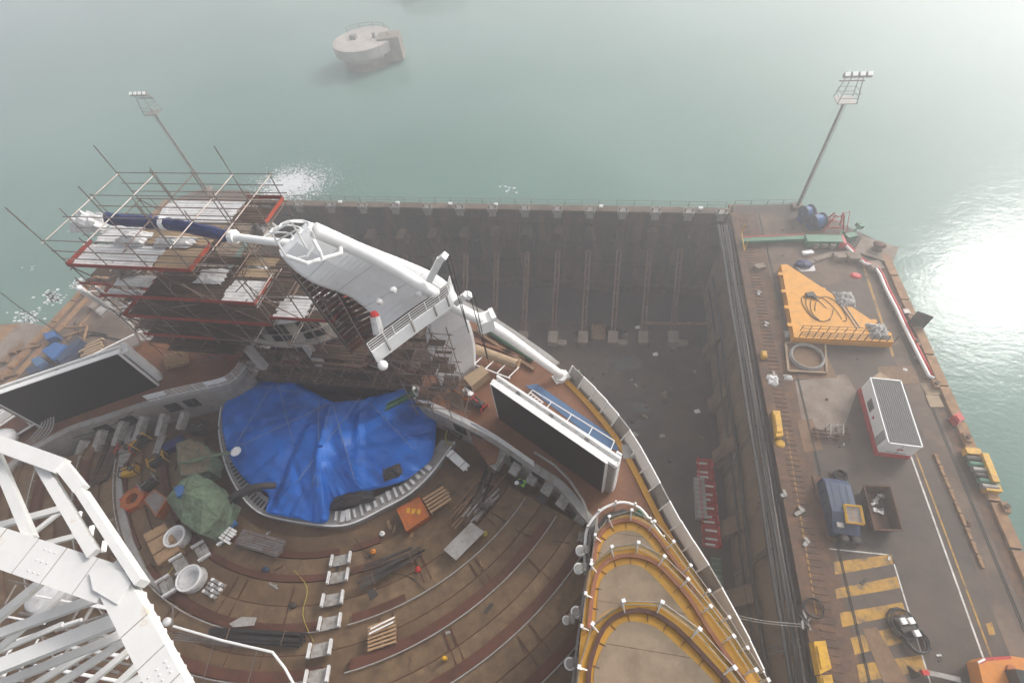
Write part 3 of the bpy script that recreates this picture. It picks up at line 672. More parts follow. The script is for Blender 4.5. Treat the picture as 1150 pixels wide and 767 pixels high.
# curved white stage bridge seen through the scaffold
t = thing('stage_bridge', 'curved white stage bridge with dark windows seen through the scaffold tubes', 'bridge', (-22,19,19))
cp = smooth_path([at(*p) for p in [(256,368,19.6),(280,378,19.4),(310,384,19.3),(345,382,19.3),(378,372,19.4),(404,360,19.6),(420,350,19.8)]], 3)
mb = MB(); secs = []
for p in cp:
    aw = V((p.x-0,p.y,0)).normalized(); secs.append([p+V((0,0,-.7)), p+V((0,0,-.3))-aw*.25, p+aw*.6+V((0,0,.3)), p+aw*3.0+V((0,0,.2)), p+aw*3.0+V((0,0,-.7))])
mb.loft(secs); mb.build('bridge_shell', m_wall, t)
for k in (3, 6, 9, 13):
    p, q = cp[k], cp[k+2]; aw = V((p.x,p.y,0)).normalized()
    mb = MB(); mb.add([p+aw*.66+V((0,0,.345)), q+aw*.66+V((0,0,.345)), q+aw*1.9+V((0,0,.325)), p+aw*1.9+V((0,0,.325))], [(0,1,2,3)]); mb.add([p-aw*.05+V((0,0,.1)), q-aw*.05+V((0,0,.1)), q+aw*.42+V((0,0,.33)), p+aw*.42+V((0,0,.33))], [(0,1,2,3)]); mb.build('window', m_glass, t)
mb = MB(); secs = []
for p in cp: aw = V((p.x,p.y,0)).normalized(); secs.append([p+aw*2.0+V((0,0,.24)), p+aw*3.1+V((0,0,.24)), p+aw*3.1+V((0,0,1.3)), p+aw*2.3+V((0,0,1.3))])
mb.loft(secs); mb.build('upper_fairing', m_white, t)
for q in ((288,402),(352,398)):
    c = at(*q, 18); mb = MB(); mb.box(c, (.5,.5,2.4)); mb.build('bracket_leg', m_lgrey, t)
# ================================================================== SCAFFOLDS
def scaffold(name, label, loc, xs, ys, zs, top, boards, toes, mt=m_galv, long=(), guard=(), foot=None, group=None, bm=m_board, bproba=1.):
    t = thing(name, label, 'scaffold', loc, group)
    for i, x in enumerate(xs):
        for j, y in enumerate(ys):
            h = top+R.uniform(-.5,.4)+(R.uniform(1.2,3.0) if (i+j*2) % 3 == 0 and long else 0)
            mb = MB(); mb.tube([(x+R.uniform(-.04,.04), y, foot(i, j) if foot else loc[2]), (x, y, h)], .036, 5); mb.build('standard', mt, t)
    ext = .4
    for y in ys:
        for z in list(zs)+list(guard):
            if foot and z < foot(0, ys.index(y)): continue
            mb = MB(); mb.tube([(xs[0]-ext*R.random()-.1, y+.05, z-.12), (xs[-1]+ext*R.random()+.1, y+.05, z-.12+R.uniform(-.03,.03))], .033, 5); mb.build('ledger', R.choice([mt, m_tubeb, mt]), t)
    for x in xs[::1]:
        for z in list(zs)+list(guard)[-1:]:
            y0 = min([y for k, y in enumerate(ys) if not foot or foot(0, k) <= z] or [ys[-1]])-.2
            mb = MB(); mb.tube([(x+.05, y0, z-.17), (x+.05, ys[-1]+.2, z-.17)], .033, 5); mb.build('transom', R.choice([mt, m_tubeb]), t)
    for k in range(len(zs)-1):
        for j in (0, -1):
            if foot and j == 0 and zs[k] < foot(0, 0): continue
            for i in range(k % 2, len(xs)-1, 2):
                mb = MB(); s = 1 if (k+i) % 2 else -1
                a, b = (xs[i], xs[i+1]) if s > 0 else (xs[i+1], xs[i]); mb.tube([(a, ys[j]-.06, zs[k]), (b, ys[j]-.06, zs[k+1])], .035, 5); mb.build('brace', m_tubeb, t)
    for (i0, i1, j0, j1, z, m_, ) in boards:
        x0, x1, y0, y1 = xs[i0], xs[i1], ys[j0], ys[j1]; mb = MB(); n = max(1, int((y1-y0-.1)/.26)); 
        for k in range(n):
            if R.random() > bproba: continue
            yy = y0+.18+k*.26; e0 = R.uniform(-.12,.12)
            mb.box(((x0+x1)/2+e0, yy, z-.02+R.uniform(0,.02)), (x1-x0-.1, .23, .04))
        if mb.v: mb.build('platform', m_, t)
    for (a, b, z, m_) in toes:
        mb = MB(); mb.beam(V((a[0],a[1],z+.12)), V((b[0],b[1],z+.12)), .04, .26); mb.build('toe_board', m_, t)
    return t
# upper cage round the port tower
XS = [-31.2,-28.4,-25.6,-22.8,-20.2]; YS = [16.6,18.7,20.8,23.2]
B = m_board; Lp = m_boardl; Wf = m_wfilm
sc1 = scaffold('scaffold_tower', 'tall caged scaffold of steel tubes with white sheeted decks round the left tower', (-26,20,12.5), XS, YS, [13,15,17,19,21,23,25,27.6], 29.8,
  [(0,1,0,1,27.6,Wf),(1,2,0,1,27.6,Wf),(2,3,0,1,27.6,Lp),(1,3,1,2,27.6,Lp),(0,1,1,2,27.6,Wf),(0,1,0,1,25,Wf),(1,3,0,1,25,B),(3,4,0,1,25,Wf),(1,3,1,2,25,B),
   (1,3,2,3,27.6,Wf),(3,4,2,3,27.6,B),(0,2,2,3,25,B),(2,4,2,3,23,B),(3,4,1,2,25,Lp),(0,4,0,1,23,B),(0,4,1,2,23,B),(0,3,0,1,21,B),(0,4,1,2,21,B),(0,2,0,1,19,B),(0,4,1,2,19,B),(0,4,2,3,21,B),(0,4,2,3,17,B),(0,4,2,3,15,B)],
  [((-31.2,16.5),(-22.8,16.5),27.6,m_toe),((-22.8,16.5),(-22.8,18.7),27.6,m_toeo),((-31.2,16.5),(-31.2,18.7),27.6,m_toe),((-31.2,16.5),(-20.2,16.5),25,m_toe),((-20.2,16.5),(-20.2,18.7),25,m_toeo),
   ((-22.8,23.3),(-20.2,23.3),27.6,m_toe),((-20.2,20.8),(-20.2,23.3),27.6,m_toeo),((-31.2,16.5),(-20.2,16.5),23,m_toe),((-31.2,16.5),(-31.2,20.8),23,m_toe),((-31.2,16.5),(-25.6,16.5),21,m_toe)],
  long=(1,), guard=(28.2,28.8,29.6), bproba=.95, foot=lambda i, j: (20.5, 19.2, 13.5, 11.3)[j])
# middle stage scaffold
XS2 = [-34+2.1*i for i in range(11)]; YS2 = [20.6,22.1,23.7]
bd = [(i, min(i+2,10), j, j+1, z, B) for z in (13.5,15.5,17.5) for j in (0,1) for i in range(0,10,2)]
bd += [(0,4,0,2,19.5,B),(7,10,0,2,19.5,B)]
sc2 = scaffold('scaffold_staging', 'low wide rust brown scaffold staging across the stage behind the blue tarpaulin', (-23.5,22,11.2), XS2, YS2, [13.5,15.5,17.5,19.5], 20.4, bd,
  [((-34,19.9),(-13,19.9),13.5,m_toe),((-25,19.9),(-17,19.9),17.5,m_toe)], mt=m_tubeb, bproba=.9)
XS5 = [-37.6,-35.6,-33.6,-31.6]; YS5 = [19.6,21.4,23.2]
scaffold('scaffold_bay', 'dark board scaffold bays below the left end of the cage', (-34.5,22.5,12.1), XS5, YS5, [13.6,15.4,17.2,19,20.8,22.6], 23.4,
  [(i,i+1,j,j+1,z,B) for z in (15.4,17.2,19,20.8,22.6) for i in (0,1,2) for j in (0,1) if (i*3+j*5+int(z)) % 4], [((-37.6,19.5),(-31.6,19.5),22.6,m_toe),((-37.6,19.5),(-37.6,23.2),20.8,m_toe)], mt=m_tubeb, bproba=.85)
for i in range(95):
    x = R.uniform(-34,-14); z = R.uniform(12,20.5); y = R.choice([20.4,21.9,23.5]); dx = R.uniform(-2.6,2.6); dz = R.uniform(-2.2,2.2)
    mb = MB(); mb.tube([(x,y,z),(x+dx,y+R.uniform(-.2,1.4),max(11.4,z+dz))], .033, 5); mb.build('diagonal_tube', R.choice([m_galv,m_tubeb,m_tubeb,m_dark]), sc2)
for i in range(36):
    x = R.uniform(-33,-14); z = R.choice([13.5,15.5,17.5]); y = R.uniform(20.8,23.4)
    mb = MB(); mb.box((x,y,z+.15), (R.uniform(.3,1.2),R.uniform(.15,.6),R.uniform(.1,.35)), R.uniform(0,3)); mb.build('stowed_part', R.choice([m_dark,m_woodd,m_wfilm,m_grey,m_toe,m_tubeb]), sc2)
for i in range(85):
    x = R.uniform(-31,-20); z = R.uniform(20,27); y = R.choice([16.7,18.8,20.9,23.3]); dx = R.uniform(-2.6,2.6)
    mb = MB(); mb.tube([(x,y,z),(x+dx,y+.1,z+R.uniform(-2,2))], .033, 5); mb.build('diagonal_tube', R.choice([m_galv,m_tubeb,m_tubeb]), sc1)
# bays between cage and white tower
XS3 = [-19.6,-17.4,-15.4]; YS3 = [16.4,18.4,20.6]
sc3 = scaffold('scaffold_bay', 'narrow scaffold bays standing between the cage and the white diving tower', (-17.5,18.5,12.5), XS3, YS3, [14,16.5,19,21.5,24,26], 27.3,
  [(0,1,1,2,26,B),(0,1,0,1,24,Wf),(1,2,1,2,24,B),(0,2,1,2,21.5,B),(0,2,0,1,19,B)],
  [((-19.6,16.3),(-15.4,16.3),24,m_toe),((-15.4,16.3),(-15.4,20.6),24,m_toe)], bproba=.8, foot=lambda i, j: (20.5, 18.5, 11.3)[j])
XS6 = [-29.5+1.9*i for i in range(9)]; YS6 = [19.3,20.3]
sc6 = scaffold('scaffold_staging', 'dark front row of scaffold tubes and planks right above the far edge of the tarpaulin', (-21.5,19.8,11.2), XS6, YS6, [12.4,14.2,16.0], 17.0,
  [(i,i+1,0,1,z,B) for z in (12.4,14.2,16.0) for i in range(8) if (i*2+int(z)) % 3], [], mt=m_tubeb, bproba=.9)
for i in range(50):
    x = R.uniform(-30,-13); z = R.uniform(11.4,16.5); mb = MB(); mb.tube([(x,19.1+R.random(),z),(x+R.uniform(-2,2),19.1+R.random(),max(11.3,z+R.uniform(-2,2)))], .03, 5); mb.build('diagonal_tube', R.choice([m_galv,m_tubeb,m_dark,m_lgrey]), sc6)
# stair scaffold leaning up beside the white tower
def stair_flight(name, label, a, b, w, n):
    a = V(a); b = V(b); t = thing(name, label, 'scaffold stair', tuple(b), 'scaffold stairs up the white tower'); d = (b-a).normalized(); s = V((d.y,-d.x,0)).normalized()*w/2
    for q in (s, -s):
        mb = MB(); mb.beam(a+q, b+q, .07, .22); mb.build('stringer', m_dark, t)
        mb = MB(); mb.tube([a+q+V((0,0,1)), b+q+V((0,0,1))], .035, 5)
        for k in range(0, n+1, 3): c = a+(b-a)*k/n+q; mb.tube([c, c+V((0,0,1))], .035, 5)
        mb.build('handrail', m_galv, t)
    for k in range(n): 
        c = a+(b-a)*(k+.5)/n; mb = MB(); mb.beam(c-s, c+s, .3, .05); mb.build('tread', m_bench if k % 3 else m_board, t)
stair_flight('scaffold_stair', 'dark scaffold stair with red treads running down beside the white tower', at(342,300,27.5), at(405,388,21.5), 1.5, 18)
stair_flight('scaffold_stair', 'second scaffold stair with bright rungs ending at the tower balcony', at(388,318,26), at(432,400,21.0), 1.4, 15)
XS4 = [-13.2,-11.8,-10.4,-9.2]; YS4 = [16.6,17.9]
scaffold('scaffold_bay', 'open scaffold bay of thin tubes against the foot of the white tower', (-11,17.2,12.5), XS4, YS4, [14,15.5,17,18.5,20,21.5], 22.2, [(i,i+1,0,1,z,B) for z in (14,15.5,17,18.5,20,21.5) for i in (0,1,2) if (i+int(z)) % 3], [], bproba=.8)
# loose sheeting
def crumple(name, px, z, w, d, h, label, m=m_wfilm, seed=1, cat='sheeting', rz=0, nx=9):
    r = random.Random(seed); c = at(*px, z); mb = MB(); vs = []; M = Matrix.Rotation(rz, 3, 'Z')
    for j in range(nx):
        for i in range(nx):
            u, v = i/(nx-1)*2-1, j/(nx-1)*2-1; k = max(abs(u),abs(v)); hh = h*(1-k**3)*(.5+r.random()*.6)
            vs.append(c+M@V((u*w/2*(1+.12*r.uniform(-1,1)), v*d/2*(1+.12*r.uniform(-1,1)), hh)))
    mb.add(vs, [(j*nx+i, j*nx+i+1, (j+1)*nx+i+1, (j+1)*nx+i) for j in range(nx-1) for i in range(nx-1)])
    mb.add([v-V((0,0,.04)) for v in vs], [(j*nx+i, (j+1)*nx+i, (j+1)*nx+i+1, j*nx+i+1) for j in range(nx-1) for i in range(nx-1)])
    return one(mb, name, m, label, cat)
crumple('plastic_sheet', (104,252), 27.7, 2.6, 1.6, 1.0, 'crumpled white plastic sheet hanging at the left end of the cage', seed=2)
crumple('plastic_sheet', (150,268), 27.7, 2.0, 1.2, .4, 'white torn sheet lying along the front platform', seed=3)
crumple('plastic_sheet', (196,272), 27.7, 2.6, .9, .3, 'white scrap sheet beside the red edged platform', seed=4)
crumple('plastic_sheet', (150,300), 25.1, 1.6, 1.6, 1.2, 'clear crumpled plastic bundle tied to the scaffold front', m_galv, seed=5)
crumple('plastic_sheet', (238,310), 25.1, 2.0, 1.3, .3, 'white sheet by the orange toe board', seed=6)
crumple('plastic_sheet', (297,262), 26.1, 1.5, 1.5, .8, 'grey clear sheet draped near the tower hoops', m_lgrey, seed=7)
for i, (q, z, l) in enumerate([((290,300),24.2,'pale scrap sheeting in the narrow scaffold bay'),((305,325),20,'dirty white sheeting low in the scaffold'),((340,330),19,'dirty sheeting beside the stage bridge'),((150,345),19.2,'pale sheeting hanging near the white bulwark')]):
    crumple('plastic_sheet', q, z, 1.5, 1.1, .4, l, m_wfilm, seed=20+i)
# wrapped statue-like machine on balcony: white wrapped column with red ends
c = at(427,381,24.7)
t = thing('wrapped_column', 'white wrapped column with red ends standing at the tower balcony', 'wrapped equipment', c)
mb = MB(); mb.tube([c, c+V((-.1,.6,1.3))], .34, 10, r2=.26); mb.build('wrapping', m_wfilm, t)
mb = MB(); mb.tube([c+V((-.1,.6,1.28)), c+V((-.12,.68,1.5))], .27, 10, r2=.17); mb.build('red_cap', m_red, t)
mb = MB(); mb.tube([c+V((0,-.03,-.1)), c+V((0,.0,.06))], .37, 10); mb.build('red_foot', m_red, t)
# ================================================================== TARP
outl = [(250,465),(252,490),(262,520),(280,543),(302,556),(300,575),(318,580),(340,584),(368,587),(374,563),(400,556),(430,548),(455,540),(474,526),(487,512),(490,480),(487,455),(478,437),(462,433),(448,436),(430,443),(410,449),(385,452),(370,450),(352,441),(335,431),(318,428),(292,427),(272,433),(257,447)]
bd_ = smooth_path([at(x,y,10.45) for x,y in outl+[outl[0]]], 6)[:-1]
t = thing('blue_tarpaulin', 'bright blue tarpaulin roped down over the round pool', 'tarpaulin', (-22,15.5,10.2))
cc = at(362,505,12.0); mb = MB(); rings = 40; nb = len(bd_); vs = [cc]
r_ = random.Random(5)
ridg = [r_.uniform(0,6.28) for _ in range(6)]
CR = []
for a, b, h_, w_ in [((372,452),(402,547),.35,.7),((372,452),(355,552),.3,.6),((402,450),(404,540),.25,.5),((312,430),(262,520),.3,.8),((352,458),(298,556),-.45,.8),((330,500),(300,556),-.2,.5),
                     ((470,436),(482,520),.25,.7),((385,475),(452,445),-.25,.9),((345,485),(405,450),.25,.5),((300,470),(372,452),.2,.6),((405,500),(480,480),-.25,.6),((262,470),(330,450),-.2,.6),((420,455),(470,505),.2,.5),((320,540),(400,520),.15,.5),((330,520),(345,580),-.2,.4)]:
    a, b = at(*a, 11.6), at(*b, 11.6); a.z = b.z = 12.0; CR.append((a, b, h_, w_))
def tz(p, u, ang):
    fold = u*u*(.10*math.sin(ang*9+ridg[0]+u*2)+.08*math.sin(ang*17+ridg[1])+.07*math.sin(ang*37+ridg[2]+u*5))
    base = 1.25*(1-u**1.8)
    # support ridges and valleys
    x, y = p.x+22, p.y-16
    rid = .45*math.exp(-((x*.5-y*.86+.5)**2)/.5)+.35*math.exp(-((x*.95+y*.3-1)**2)/.35)-.45*math.exp(-((x-2.6)**2+(y-1)**2)/5)-.3*math.exp(-((x+5)**2+(y-1)**2)/6)
    wr = .12*abs(math.sin(x*1.1+math.sin(y*.8)*1.4))+.1*abs(math.sin(y*1.3-x*.8+math.sin(x)*.8))+.02*math.sin(y*6+x*3)
    for (a, b, h_, w_) in CR:
        ab = b-a; q_ = max(0, min(1, (p-a).dot(ab)/ab.dot(ab))); d_ = (p-(a+ab*q_)).length; rid += h_*max(0, 1-d_/w_)
    return 10.55+(base+rid*(1-u**4)+fold*u*1.3+wr)*(1 if u < 1 else .25)
for k in range(1, rings+1):
    u = k/rings
    for i, p in enumerate(bd_):
        q = cc+(p-cc)*u; q.z = 12.0; ang = math.atan2(p.y-cc.y, p.x-cc.x); q.z = tz(q, u, ang); vs.append(q)
fs = [(0, 1+i, 1+(i+1) % nb) for i in range(nb)]
for k in range(rings-1):
    for i in range(nb): a = 1+k*nb; fs.append((a+i, a+nb+i, a+nb+(i+1) % nb, a+(i+1) % nb))
mb.add(vs, fs); to = mb.build('tarpaulin_sheet', m_tarp, t, False)
nt = m_tarp.node_tree; g_ = nt.nodes.new('ShaderNodeNewGeometry'); vo = nt.nodes.new('ShaderNodeTexVoronoi'); vo.feature = 'F1'; vo.inputs['Scale'].default_value = .6; vo.inputs['Randomness'].default_value = 1
nz = nt.nodes.new('ShaderNodeTexNoise'); nz.inputs['Scale'].default_value = .9; nz.inputs['Detail'].default_value = 4
va = nt.nodes.new('ShaderNodeVectorMath'); va.operation = 'ADD'; nt.links.new(g_.outputs['Position'], va.inputs[0]); nt.links.new(g_.outputs['Position'], nz.inputs['Vector']); nt.links.new(nz.outputs['Color'], va.inputs[1]); nt.links.new(va.outputs[0], vo.inputs['Vector'])
b2 = nt.nodes.new('ShaderNodeBump'); b2.inputs['Strength'].default_value = .3; b2.inputs['Distance'].default_value = .22; nt.links.new(vo.outputs['Distance'], b2.inputs['Height'])
b1 = [n for n in nt.nodes if n.type == 'BUMP' and n != b2][0]; nt.links.new(b2.outputs[0], b1.inputs['Normal'])
for i, (a, b) in enumerate([((372,452),(350,548)),((373,452),(400,545)),((358,449),(357,552)),((305,433),(252,520)),((312,430),(330,500)),((372,452),(260,505)),((330,546),(405,445)),((272,430),(330,440)),((415,452),(465,505))]):
    n_ = 14; pp = []
    for k in range(n_+1):
        x = a[0]+(b[0]-a[0])*k/n_; y = a[1]+(b[1]-a[1])*k/n_; p = at(x, y, 12.2 if 0 < k < n_ else 11.3); pp.append(p)
    mb = MB(); mb.tube(pp, .022, 4); mb.build('rope', m_rope, t)
crumple('plastic_sheet', (395,560), 10.5, 3.4, 1.1, .5, 'dark crumpled sheet tucked under the tarpaulin edge', m_dark, 31, rz=.35)
crumple('plastic_sheet', (440,530), 11.0, 1.6, 1.0, .45, 'dark gathered sheet on the right of the tarpaulin', m_dark, 32, rz=.5)
mb = MB(); a, b = at(434,458,13.2), at(468,441,13.2); mb.beam(a, b, .5, .06); mb.beam(a+V((0,-.25,.1)), b+V((0,-.25,.1)), .06, .25); mb.beam(a+V((0,.25,.1)), b+V((0,.25,.1)), .06, .25)
one(mb, 'cable_trough', m_greent, 'green trough lying over the right end of the tarpaulin', 'trough')
# ================================================================== THEATRE CLUTTER
tex_c = bpy.data.textures.new('crumple', 'CLOUDS'); tex_c.noise_scale = .45; tex_c.noise_depth = 3
def crinkle(o, lv, st):
    if lv: m_ = o.modifiers.new('sub', 'SUBSURF'); m_.subdivision_type = 'SIMPLE'; m_.levels = lv; m_.render_levels = lv
    m_ = o.modifiers.new('disp', 'DISPLACE'); m_.texture = tex_c; m_.strength = st; m_.mid_level = .5; m_.texture_coords = 'LOCAL'
def tent(label, poly, z, h, hr_, m_top, m_side, ridge):
    """frame tent: eaves polygon at height h, ridge line above"""
    c = sum((V(p) for p in poly), V((0,0,0)))/len(poly)
    t = thing('work_tent', label, 'work tent', (c.x, c.y, z), 'green work tents')
    n = len(poly); mb = MB(); e = [V((p.x,p.y,z+h)) for p in poly]; g = [c+(V((p.x,p.y,0))-V((c.x,c.y,0)))*.97 for p in poly]
    mb.add(e+[V((p.x,p.y,z+.05)) for p in g], [(i,(i+1)%n,n+(i+1)%n,n+i) for i in range(n)]); crinkle(mb.build('side_wall', m_side, t), 4, .25)
    mb = MB(); ra, rb = [V((*p[:2], z+hr_)) for p in ridge]; vs = e+[ra, rb]; fs = []
    for i in range(n):
        j = (i+1) % n; m_ = (e[i]+e[j])/2; k = n if (m_-ra).length < (m_-rb).length else n+1
        k2 = n if (e[j]-ra).length < (e[j]-rb).length else n+1; k1 = n if (e[i]-ra).length < (e[i]-rb).length else n+1
        fs.append((i, j, k2) if k1 == k2 else (i, j, k2, k1))
    mb.add(vs, fs); crinkle(mb.build('canopy', m_top, t), 5, .3)
    mb = MB()
    for i in range(n): mb.tube([e[i]+V((0,0,.02)), e[(i+1)%n]+V((0,0,.02))], .035, 5); k1 = ra if (e[i]-ra).length < (e[i]-rb).length else rb; mb.tube([e[i]+V((0,0,.02)), k1+V((0,0,.03))], .025, 5)
    mb.tube([ra, rb], .03, 5); mb.build('frame', m_green, t)
    return t
big = [at(x,y,12.2) for x,y in [(187,560),(203,540),(219,531),(238,540),(255,560),(246,582),(226,600),(205,586)]]
tent('large pale green work tent on the left of the theatre', big, 10.1, 2.1, 2.9, m_green, m_green, [at(206,553,13), at(228,562,13)])
sm = [at(x,y,11.8) for x,y in [(198,498),(214,493),(228,498),(238,512),(234,528),(222,532),(204,534),(200,520)]]
tent('smaller tan topped work tent beside the pool', sm, 10.0, 1.8, 2.2, m_tantop, m_green, [at(207,503,12.2), at(222,506,12.2)])
def hose(name, pts, r, m, label, cat='hose', group=None):
    mb = MB(); mb.tube(smooth_path([at(*p) for p in pts], 5), r, 8); return one(mb, name, m, label, cat, group, True)
hose('air_duct', [(248,573,11.2),(260,560,11.8),(275,551,12.1),(290,546,12.2),(310,545,11.6)], .26, m_dark, 'thick dark air duct from the large green tent onto the tarpaulin', 'air duct')
hose('air_duct', [(250,590,10.5),(250,575,10.8),(262,566,11.0),(272,556,11.9),(292,549,12.1)], .15, m_pipe, 'thinner dark duct curling round the large green tent', 'air duct')
t = thing('vent_hose', 'thin grey vent hose ending in a white funnel over the blue tarpaulin', 'air duct', at(235,515,11.9))
mb = MB(); mb.tube(smooth_path([at(*p) for p in [(202,520,12.2),(222,516,12.4),(242,511,12.4),(262,508,12.0)]],4), .12, 8); mb.build('hose_body', m_green, t)
q = at(263,508,12.0); mb = MB(); mb.lathe(q+V((.2,.05,-.2)), [(.12,0),(.2,.2),(.42,.32),(.38,.4)], 10); mb.build('funnel', m_cap, t)
for i, (pts, r, m, l, c_) in enumerate([
  ([(232,480,10.1),(222,470,10.1),(212,478,10.1),(220,488,10.1),(236,486,10.1),(246,480,10.1)], .05, m_pipe, 'black coiled hose on the deck above the small tent', 'hose'),
  ([(185,650,11),(200,628,10.7),(215,602,10.6)], .03, m_yrope, 'yellow rope running past the plywood crate', 'rope'),
  ([(487,767,11.8),(570,717,11.6),(630,686,11.6),(648,668,11.9)], .035, m_yrope, 'yellow rope crossing the curved seating tiers', 'rope'),
  ([(500,447,12.4),(506,470,10.2),(500,492,10.2),(508,500,10.2)], .06, m_yrope, 'yellow green hose hanging by the right theatre wall', 'hose'),
  ([(0,470,11),(60,478,11),(110,500,11),(190,492,10.6)], .04, m_pipe, 'black cable draped across the left theatre wall', 'cable'),
  ([(0,505,11.5),(60,497,11.2),(120,480,12.7),(150,462,12.7)], .035, m_pipe, 'black cable along the left wall coping', 'cable')]):
    hose('hose' if c_ == 'hose' else c_, pts, r, m, l, c_)
def slab_item(name, poly, z, h, m, label, cat, parts=None, group=None):
    """box like thing whose plan is the polygon; parts(t) adds the rest"""
    P = A(poly, z); c = sum(P, V((0,0,0)))/len(P)
    if parts is None: mb = MB(); mb.prism(P, z-h, z); return one(mb, name, m, label, cat, group)
    t = thing(name, label, cat, (c.x, c.y, z-h), group); mb = MB(); mb.prism(P, z-h, z); mb.build('body', m, t); parts(t, P); return t
def battens(t, P):
    for u in (.28, .7):
        mb = MB(); a = P[0]+(P[3]-P[0])*u; b = P[1]+(P[2]-P[1])*u; mb.beam(a+V((0,0,.04)), b+V((0,0,.04)), .1, .08); mb.build('batten', m_woodd, t)
    mb = MB(); [mb.beam(P[i]-V((0,0,.1)), P[(i+1)%4]-V((0,0,.1)), .1, .12) for i in range(4)]; mb.build('edge_board', m_wood, t)
slab_item('plywood_crate', [(161,600),(184,588),(201,617),(177,634)], 11.2, .8, m_wood, 'square plywood crate with two battens left of the drums', 'crate', battens)
def lid(t, P):
    mb = MB(); [mb.beam(P[i]+V((0,0,.0)), P[(i+1)%4]+V((0,0,.0)), .08, .12) for i in range(4)]; mb.build('rim', m_oran2, t)
    mb = MB(); c = (P[0]+P[2])/2; [mb.box(c+V((dx,.1,.01)), (.25,.35,.03)) for dx in (-.4,0,.4)]; mb.build('scraped_patch', m_ysteel, t)
slab_item('steel_box', [(446,572),(471,558.5),(482,579),(457,596)], 10.9, .7, m_oran2, 'bright orange primed steel box on the right of the pool', 'steel box', lid)
slab_item('sheet_stack', [(498,617),(529,586),(544,597),(512,629)], 11.25, .08, m_lgrey, 'pale grey metal sheet lying on the right tiers', 'metal sheet')
slab_item('sheet_stack', [(257,700),(272,692),(288,693),(285,702),(262,704)], 11.35, .06, m_lgrey, 'small pale sheet lying on the tier by the dark pipes', 'metal sheet')
slab_item('steel_box', [(161,561),(173,549),(188,560),(175,580)], 11.2, .9, m_oran2, 'open orange brown box with a grey tray beside the large tent', 'steel box', lambda t, P: (MB().add([p*.88+((P[0]+P[2])/2)*.12+V((0,0,.015)) for p in P], [(0,1,2,3)]).build('tray', m_galv, t)))
slab_item('blue_box', [(181,500),(203,488),(206,497),(184,507)], 10.9, .6, m_tarpd, 'long dark blue box near the top of the small tent', 'storage box')
slab_item('blue_box', [(195,547),(204,544),(208,553),(199,558)], 13.0, .3, m_blue, 'small bright blue box on the large tent', 'storage box')
slab_item('blue_cloth', [(251,586),(262,581),(266,588),(256,594)], 10.5, .25, m_blue, 'small blue bag beside the large green tent', 'bag')
slab_item('grey_box', [(496,463),(505,470),(522,487),(515,492),(497,478)], 10.3, .3, m_dark, 'dark mats on the deck beside the right theatre wall', 'mat')
slab_item('brown_board', [(531,482),(563,500),(556,520),(548,522),(530,495)], 11.9, .1, m_deck, 'brown board leaning under the right theatre wall', 'board')
slab_item('black_mat', [(510+80,440+160),(604,606),(598,615),(586,609)], 10.7, .05, m_dark, 'black square mat on the tier near the worker', 'mat') if False else None
slab_item('black_mat', [(608,553),(617,559),(610,567),(600,561)], 11.1, .05, m_dark, 'black square mat on the tier right of the worker', 'mat')
slab_item('black_mat', [(412,664),(419,660),(425,667),(416,675)], 11.15, .05, m_dark, 'black mat on the tier by the long dark tubes', 'mat')
def ring_box(label, c, r, h):
    t = thing('orange_ring', label, 'ring', c); mb = MB()
    o_ = [V((math.cos(u)*r, math.sin(u)*r*.95, 0)) for u in [k*math.pi/4+.2 for k in range(8)]]
    mb.loft([[c+p, c+p*.5, c+p*.5+V((0,0,h)), c+p+V((0,0,h))] for p in o_], closed=True); mb.build('ring_body', m_oran2, t)
    mb = MB(); [mb.box(c+o_[k]*.98+V((0,0,h*.5)), (.12,.12,h+.1)) for k in range(0,8,2)]; mb.build('lug', m_red, t)
ring_box('octagonal orange steel ring on the left tiers', at(155,563,10.3), .95, .7)
# drums with the tray of cans
def drum(label, q, z, r):
    c = at(*q, z); t = thing('open_drum', label, 'drum', c)
    mb = MB(); mb.lathe(c, [(r*.8,0),(r*.92,.2),(r*.85,.5),(r*.9,.75),(r*.78,.95),(r*.6,.8),(r*.55,.4)], 18); mb.build('drum_body', m_wfilm, t, True)
    mb = MB(); mb.tube([c+V((math.cos(k*.349)*r*.86, math.sin(k*.349)*r*.86, .95)) for k in range(18)], .07, 6, closed=True); mb.build('rim', m_cap, t)
drum('white rimmed drum above the tray of cans', (221,652), 10.4, .95); drum('grey drum with a pale lid beside the plywood crate', (205,606), 10.4, .85)
c = at(242,661,10.5); t = thing('can_tray', 'wooden tray packed with round grey cans', 'tray', c)
mb = MB(); mb.box(c, (1.35,1.15,.1), -.25); mb.build('tray', m_woodd, t)
for i in range(5):
    for j in range(4):
        p = c+Matrix.Rotation(-.25,3,'Z')@V((-.5+i*.25+R.uniform(-.02,.02), -.4+j*.26, .05)); mb = MB(); mb.lathe(p, [(.11,0),(.115,.24),(.08,.26)], 10); mb.build('can', m_lgrey if (i+j)%3 else m_cap, t)
